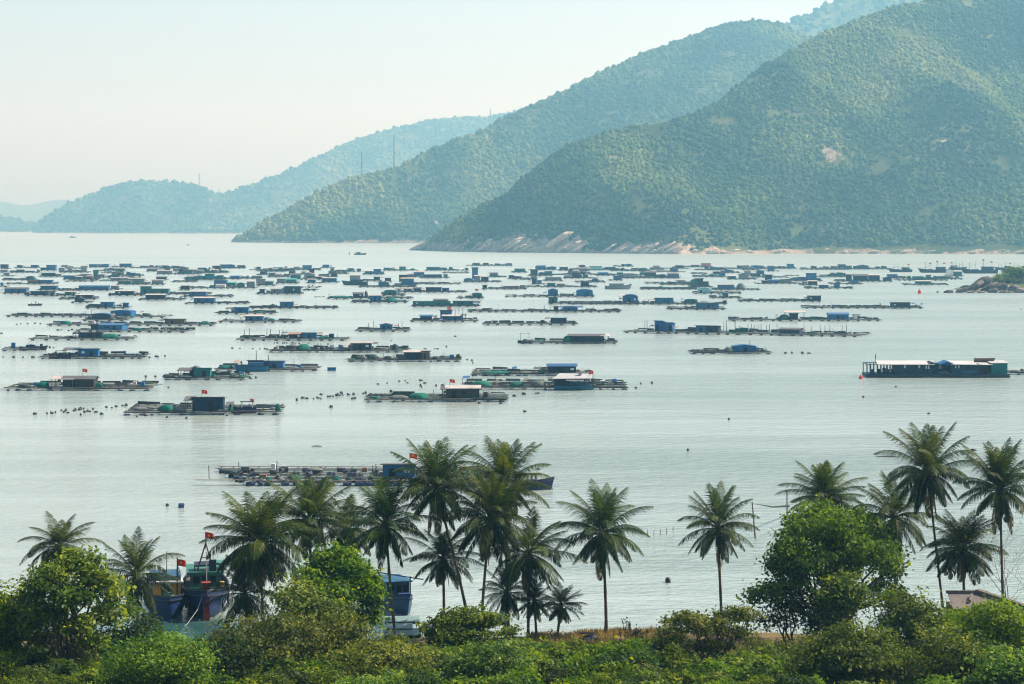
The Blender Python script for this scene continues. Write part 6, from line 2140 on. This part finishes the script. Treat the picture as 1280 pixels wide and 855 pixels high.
broad_tree('wide layered tree at the foot of the slim palm', 'tree', 886, 174, 152, 755, 835, 'olive', 111, density=13, leaf=.22, clump=.34, flat=.6, stems=2, hollow=.6,
           lobes_px=[(862, 772, 22, 10), (836, 788, 20, 10), (900, 770, 22, 10), (924, 762, 13, 9), (938, 776, 16, 7), (880, 790, 26, 10), (918, 794, 22, 10), (844, 808, 22, 10), (895, 812, 24, 10), (940, 804, 13, 9), (824, 802, 10, 8)])
broad_tree('olive tree with spreading top in front of the right hand hut', 'tree', 1150, 172, 116, 734, 830, 'olive', 112, n=12, density=9, leaf=.2, clump=.42, stems=2, flat=.7)
broad_tree('lime green domed tree before the right hand hut', 'tree', 1230, 164, 106, 745, 815, 'lime', 113, n=11, density=15, leaf=.18, clump=.34, lob=(.34, .5))
broad_tree('green domed tree beside the lime one at the frame edge', 'tree', 1278, 166, 62, 762, 830, 'bright', 114, n=7, density=13, leaf=.18, clump=.36, lob=(.36, .5))
broad_tree('bright green domed shrub in front of the red stemmed boat', 'shrub', 196, 145, 146, 789, 880, 'bright', 115, name='shrub', n=11, density=15, leaf=.17, clump=.34, lob=(.36, .52))
broad_tree('dark shrub between the bright dome and the olive trees', 'shrub', 290, 156, 86, 786, 880, 'dark', 116, name='shrub', n=8, density=10, leaf=.22)
broad_tree('olive feathery tree below the broad dense palm', 'tree', 335, 163, 150, 752, 850, 'olive', 117, n=12, density=11, leaf=.19, clump=.44, flat=.7)
broad_tree('olive tree with paler crown in front of the stepped roof shed', 'tree', 470, 158, 170, 797, 870, 'olive', 118, n=12, density=11, leaf=.19, clump=.44, flat=.7)
broad_tree('olive bush left of the stepped roof shed', 'shrub', 425, 166, 90, 762, 850, 'olive', 119, name='shrub', n=8, density=11, leaf=.2, clump=.44)
broad_tree('bright feathery shrub under the central palms', 'shrub', 612, 156, 128, 798, 880, 'bright', 120, name='shrub', n=10, density=14, leaf=.18, clump=.36)
broad_tree('wide olive tree at the lower right, below the biggest tree', 'tree', 1072, 152, 170, 783, 880, 'olive', 121, n=13, density=11, leaf=.19, clump=.44, flat=.7)
broad_tree('olive tree with a visible thin trunk below the lime dome', 'tree', 1196, 150, 140, 782, 880, 'olive', 122, n=12, density=10, leaf=.19, clump=.42, flat=.7)
broad_tree('glossy bright shrub in the lower right corner', 'shrub', 1256, 138, 116, 815, 900, 'bright', 123, name='shrub', n=10, density=11, leaf=.24, clump=.4)

# bare twiggy tree at the right edge
def bare_tree():
    rg = random.Random(9)
    D = 180
    s = D / F
    x = (1274 - 640) * s
    g = float(gz(x, D))
    r = empty('bare_tree', (x, D, g))
    mb = MB()
    tips = []

    def grow(p, d, L, rad, lv):
        q = p + d * L
        m = p + d * L * .5 + Vector((rg.uniform(-1, 1), rg.uniform(-1, 1), rg.uniform(-.5, .5))) * L * .08
        mb.tube([p, m, q], [rad, rad * .8, rad * .6], 5 if lv < 3 else 4, False)
        if lv >= 6:
            tips.append(q)
            return
        for _ in range(2 if lv else 4):
            nd = (d + Vector((rg.uniform(-1, 1), rg.uniform(-1, 1), rg.uniform(-.35, .6))) * .75).normalized()
            grow(q, nd, L * rg.uniform(.68, .88), rad * .6, lv + 1)
    z = CAMH - (700 - HZ) * s - g
    grow(Vector((0, 0, -.2)), Vector((-.1, 0, 1)), z * .36, .10, 0)
    mb.build('trunk', BARK, r, True)
    P = np.array([tuple(t) for t in tips])
    rg2 = np.random.default_rng(3)
    P = np.repeat(P, 2, 0) + rg2.normal(size=(len(P) * 2, 3)) * .12
    m = len(P)
    N = unit(rg2.normal(size=(m, 3)))
    U = unit(np.cross(N, rg2.normal(size=(m, 3))))
    L = np.full(m, .13)
    Q = kites(P, N, U, L, L * .6)
    link('crown', np_mesh('crown', Q.reshape(-1, 3), np.arange(4 * m).reshape(-1, 4), [LEAF['olive']], smooth=False, attrs={'tint': np.repeat(rg2.random(m), 4)}), r)
    tag(r, 'thin twiggy tree with almost bare branches at the right frame edge', 'tree')


bare_tree()

# ------------------------------------------------------------------ low shrubs: four kinds, each standing plant an object of its own
def shrub_proto(i, sp, leaf, seed, flat=.9):
    rg = random.Random(seed)
    lb = ellipsoid_lobes(4.0, 2.8, .25, rg, 12, 4.0, lob=(.24, .42))
    me = crown_mesh('crown', lb, 10, leaf, LEAF[sp], seed, flat, .26, .6, 24)
    mb = MB()
    for (cx, cy_, cz, *_q) in lb:
        limbs(mb, (rg.uniform(-.2, .2), rg.uniform(-.2, .2), -.4), (cx, cy_, cz), .06, rg, 1, None)
    return me, mb.mesh('trunk', BARK, True)


PROTO = {'leafy green': shrub_proto(0, 'round', .25, 201), 'bright green': shrub_proto(1, 'bright', .18, 202), 'olive': shrub_proto(2, 'olive', .16, 203), 'dark': shrub_proto(3, 'dark', .28, 204), 'lime green': shrub_proto(4, 'lime', .2, 205)}
rgs = random.Random(77)
SHR = []
ROW1 = [(655, 799, 'leafy green'), (688, 801, 'bright green'), (722, 803, 'olive'), (757, 802, 'leafy green'), (792, 801, 'bright green'), (828, 797, 'leafy green'), (40, 838, 'olive'), (85, 850, 'olive'), (130, 842, 'dark'), (262, 842, 'leafy green'), (318, 846, 'leafy green'), (362, 838, 'dark'), (405, 842, 'olive'), (440, 848, 'bright green'), (488, 838, 'leafy green'), (532, 836, 'bright green'), (560, 820, 'dark'), (575, 848, 'leafy green'),
        (660, 818, 'leafy green'), (690, 806, 'leafy green'), (700, 838, 'dark'), (738, 812, 'bright green'), (752, 842, 'leafy green'), (780, 816, 'dark'), (800, 838, 'bright green'), (838, 808, 'olive'), (850, 838, 'leafy green'), (885, 826, 'bright green'), (905, 850, 'bright green'),
        (930, 816, 'leafy green'), (955, 838, 'dark'), (975, 806, 'olive'), (1005, 822, 'olive'), (1010, 848, 'lime green'), (1120, 822, 'dark'), (1140, 846, 'olive'), (1172, 848, 'lime green'), (1225, 828, 'olive'), (1278, 845, 'dark'), (15, 852, 'olive'),
        (510, 812, 'olive'), (640, 842, 'bright green'), (250, 800, 'dark'), (1268, 815, 'lime green'), (1290, 795, 'leafy green'), (470, 848, 'lime green'), (720, 850, 'leafy green'), (820, 852, 'leafy green'), (1080, 852, 'leafy green'), (230, 852, 'lime green'), (640, 812, 'leafy green'), (-8, 800, 'dark'), (1100, 800, 'dark')]
for xx in (300, 322, 352, 392, 430, 505, 548, 655, 800, 828, 935, 968, 1000, 1045, 1090, 1118, 1165, 1215, 20, 60, 110, 150):
    ROW1.append((xx + rgs.uniform(-8, 8), rgs.uniform(800, 814), rgs.choice(['olive', 'olive', 'leafy green', 'dark', 'bright green'])))
for k_ in range(62):
    yy = rgs.choice([812, 820, 828, 836, 846])
    xx = rgs.uniform(-20, 1300)
    if yy < 826 and (650 < xx < 860 or 210 < xx < 300):
        continue
    ROW1.append((xx, yy, rgs.choice(['leafy green', 'leafy green', 'olive', 'olive', 'dark', 'bright green'])))
kinds = {}
for px, top, kd in ROW1:
    kinds.setdefault(kd, []).append((px, top))
for kd, lst in kinds.items():
    lst.sort()
    for i, (px, top) in enumerate(lst):
        D = np.interp(top, [795, 806, 820, 840, 855], [184, 176, 162, 150, 142]) + rgs.uniform(-3, 3)
        s = D / F
        x = (px - 640) * s
        g = float(gz(x, D))
        zt = CAMH - (top - HZ) * s
        h = max(1.0, zt - g)
        r = empty('shrub', (x, D, g), rgs.uniform(0, 6.28))
        cm, tm = PROTO[kd]
        k = h / 2.95
        kw = max(k, .7) * rgs.uniform(.85, 1.35)
        k *= 1.12
        for nm, me in (('crown', cm), ('trunk', tm)):
            o = link(nm, me, r)
            o.scale = (kw, kw, k)
        tag(r, '%s shrub along the bottom of the picture, %s from left of that kind' % (kd, ORD[i]), 'shrub', 'low shrubs along the near shore')

# ------------------------------------------------------------------ ground cover
def blades(name, n, region, h, w, mat, seed, lean=.35, zoff=-.05):
    rg = np.random.default_rng(seed)
    x0, x1, y0, y1 = region
    x, y = rg.uniform(x0, x1, n), rg.uniform(y0, y1, n)
    cl = fbm(x / 2.2, y / 2.2, seed, 3)
    keep = cl > .42
    x, y = x[keep], y[keep]
    n = len(x)
    z = gz(x, y)
    ok = z > .25
    x, y, z = x[ok], y[ok], z[ok]
    n = len(x)
    L = h * rg.uniform(.5, 1.4, n)
    U = unit(np.stack([rg.normal(size=n) * lean, rg.normal(size=n) * lean, np.ones(n)], -1))
    N = unit(np.cross(U, unit(rg.normal(size=(n, 3)))))
    C = np.stack([x, y, z + zoff], -1) + U * L[:, None] * .5
    Q = kites(C, N, U, L, np.full(n, w) * rg.uniform(.6, 1.4, n), .2)
    o = link(name, np_mesh(name, Q.reshape(-1, 3), np.arange(4 * n).reshape(-1, 4), [mat], smooth=False, attrs={'tint': np.repeat(rg.random(n), 4)}))
    tag(o, kind='stuff')
    return o


blades('dry_grass', 20000, (1.5, 14, 188, 201.5), .45, .06, LEAF['dry'], 301)
blades('dry_grass', 2500, (-46, 46, 186, 201), .6, .06, LEAF['dry'], 302)
blades('undergrowth', 150000, (-75, 75, 60, 192), .55, .22, LEAF['dark'], 303, .9)
blades('undergrowth', 60000, (-75, 75, 60, 190), .6, .2, LEAF['olive'], 304, .9)


def weeds():
    for i, (px, hpx, lab) in enumerate(((783, 24, 'tall dry weed stalks beside the solitary palm, the taller clump'), (800, 16, 'shorter dark weed clump next to the tall dry stalks'), (690, 12, 'low weed stalks by the smallest palm'), (805, 12, 'lowest dark seed heads right of the tall stalks'))):
        D = 193
        s = D / F
        x = (px - 640) * s
        r = empty('weed_clump', (x, D, float(gz(x, D))))
        rg = random.Random(i)
        mb = MB()
        hd = MB()
        for k in range(16 if i == 0 else 9):
            a = Vector((rg.uniform(-.5, .5), rg.uniform(-.3, .3), 0))
            b = a + Vector((rg.uniform(-.5, .5), rg.uniform(-.3, .3), (hpx + 8) * s * rg.uniform(.6, 1.1)))
            mb.tube([a, a.lerp(b, .5) + Vector((rg.uniform(-.05, .05), 0, 0)), b], [.018, .014, .008], 4)
            for j in range(4):
                q = a.lerp(b, rg.uniform(.55, 1)) + Vector((rg.uniform(-.12, .12), rg.uniform(-.1, .1), 0))
                hd.mound(q.x, q.y, q.z, .05, .05, .1, rg, 6, 3)
        mb.build('stem', BARK, r)
        hd.build('seed_head', NETD if i else LEAF['dry'], r)
        tag(r, lab, 'weeds')


weeds()


def shore_things():
    D = 194
    s = D / F
    x = (736 - 640) * s
    g = float(gz(x, D))
    r = empty('gear_heap', (x, D, g))
    rg = random.Random(3)
    MB().mound(.1, 0, -.1, .75, .5, .75, rg, 14, 5).build('tarp', CLOTHD, r, True)
    MB().mound(-.55, .1, -.1, .35, .4, .5, rg, 12, 4).build('net_heap', NETD, r, True)
    MB().box(-.75, .45, -.2, .2, .74, .82).build('plank', DARKM, r)
    MB().tube([(.55, .1, .2), (.62, .1, 1.05)], .05, 5).build('post', POLEM, r)
    tag(r, 'dark heap of covered gear with a plank across, left of the solitary palm', 'gear heap')
    D = 190
    s = D / F
    x = (806 - 640) * s
    b = boat_hull('upturned_skiff', 1.1, .42, .22, .2, PALEW)
    b.location = (x, D, float(gz(x, D)) + .62)
    b.rotation_euler = (R(8), R(6), R(12))
    tag(b, 'small white basin shaped boat in the dry grass right of the solitary palm', 'boat')
    # the hut among the trees at the right: pale wall, dark ridge and falling roof edge
    D = 176
    s = D / F
    cx = (1237 - 640) * s
    g = float(gz(cx, D))
    r = empty('shore_hut', (cx, D, g), R(0))
    X = lambda p: (p - 1237) * s
    Zt = lambda py: CAMH - (py - HZ) * s - g
    PINK = worn('pinkish_render', (.155, .135, .125), .85, .8, .3, .1)
    THATCH = worn('old_roof_sheet', (.14, .12, .115), .9, 1.5, .6, .1, bump=.6)
    zr = CAMH - (741.5 - HZ) * (D + 3) / F - g
    ze = Zt(763)
    MB().add([(X(1198), .8, 0), (X(1262), .8, 0), (X(1262), 5, 0), (X(1198), 5, 0), (X(1198), .8, ze - .1), (X(1262), .8, ze - .1), (X(1262), 5, ze - .1), (X(1198), 5, ze - .1)],
             [(0, 1, 5, 4), (1, 2, 6, 5), (2, 3, 7, 6), (3, 0, 4, 7), (4, 5, 6, 7)]).build('wall', PINK, r)
    ym = 3.0
    MB().sheet([(X(1192), 0, ze), (X(1276), 0, ze), (X(1233), ym, zr), (X(1194), ym, zr)], .08).build('roof', PINK, r)
    MB().sheet([(X(1276), .02, ze - .02), (X(1280), 5.8, ze - .02), (X(1236), ym, zr - .03), (X(1234), ym - .02, zr - .03)], .08).build('roof', THATCH, r)
    MB().bar((X(1192), ym, zr + .1), (X(1233), ym, zr + .1), .24, .22).build('ridge_cap', THATCH, r)
    MB().bar((X(1231), ym + .1, zr + .05), (X(1292), .1, ze - .05), .5, .5).build('hip_cap', THATCH, r)
    MB().tube([(X(1216), 1.2, ze + .5), (X(1222), 2.3, zr + .0)], .12, 6).build('brace', THATCH, r)
    tag(r, 'hut with a pinkish roof and dark sloping hip edge behind the lime domed tree', 'hut')


shore_things()

# bushes of the rocky point
for i, (px, D, w, top, bot, sp, lab) in enumerate([(1256, 1300, 26, 340, 353, 'round', 'westernmost bush on the rocky point'), (1272, 1296, 24, 334, 350, 'round', 'tall bush on top of the rocky point'), (1288, 1310, 30, 330, 350, 'olive', 'bush on the rocky point cut by the frame edge'),
                                                  (1246, 1290, 18, 345, 356, 'round', 'small round bush at the inner edge of the rocks'), (1268, 1330, 34, 331, 350, 'olive', 'broad bush behind the tall one on the point'), (1262, 1275, 20, 348, 357, 'dark', 'low dark bush below the westernmost bush of the point'), (1278, 1268, 22, 347, 359, 'dark', 'dark bush above the pinkish boulders')]):
    s = D / F
    x = (px - 640) * s
    zt, zb = CAMH - (top - HZ) * s, CAMH - (bot - HZ) * s
    r = empty('bush', (x, D, zb))
    rg = random.Random(900 + i)
    lb = ellipsoid_lobes(w * s, zt - zb, 0, rg, 9, w * s, lob=(.34, .5))
    link('crown', crown_mesh('crown', lb, 2.4, .75, LEAF[sp], 900 + i, .8, .8, .5, 18), r)
    mb = MB()
    for (cx, cy_, cz, *_q) in lb:
        limbs(mb, (0, 0, -3), (cx, cy_, cz), .25, rg, 1, None)
    mb.build('trunk', BARK, r, True)
    tag(r, lab, 'bush', 'bushes on the rocky point')
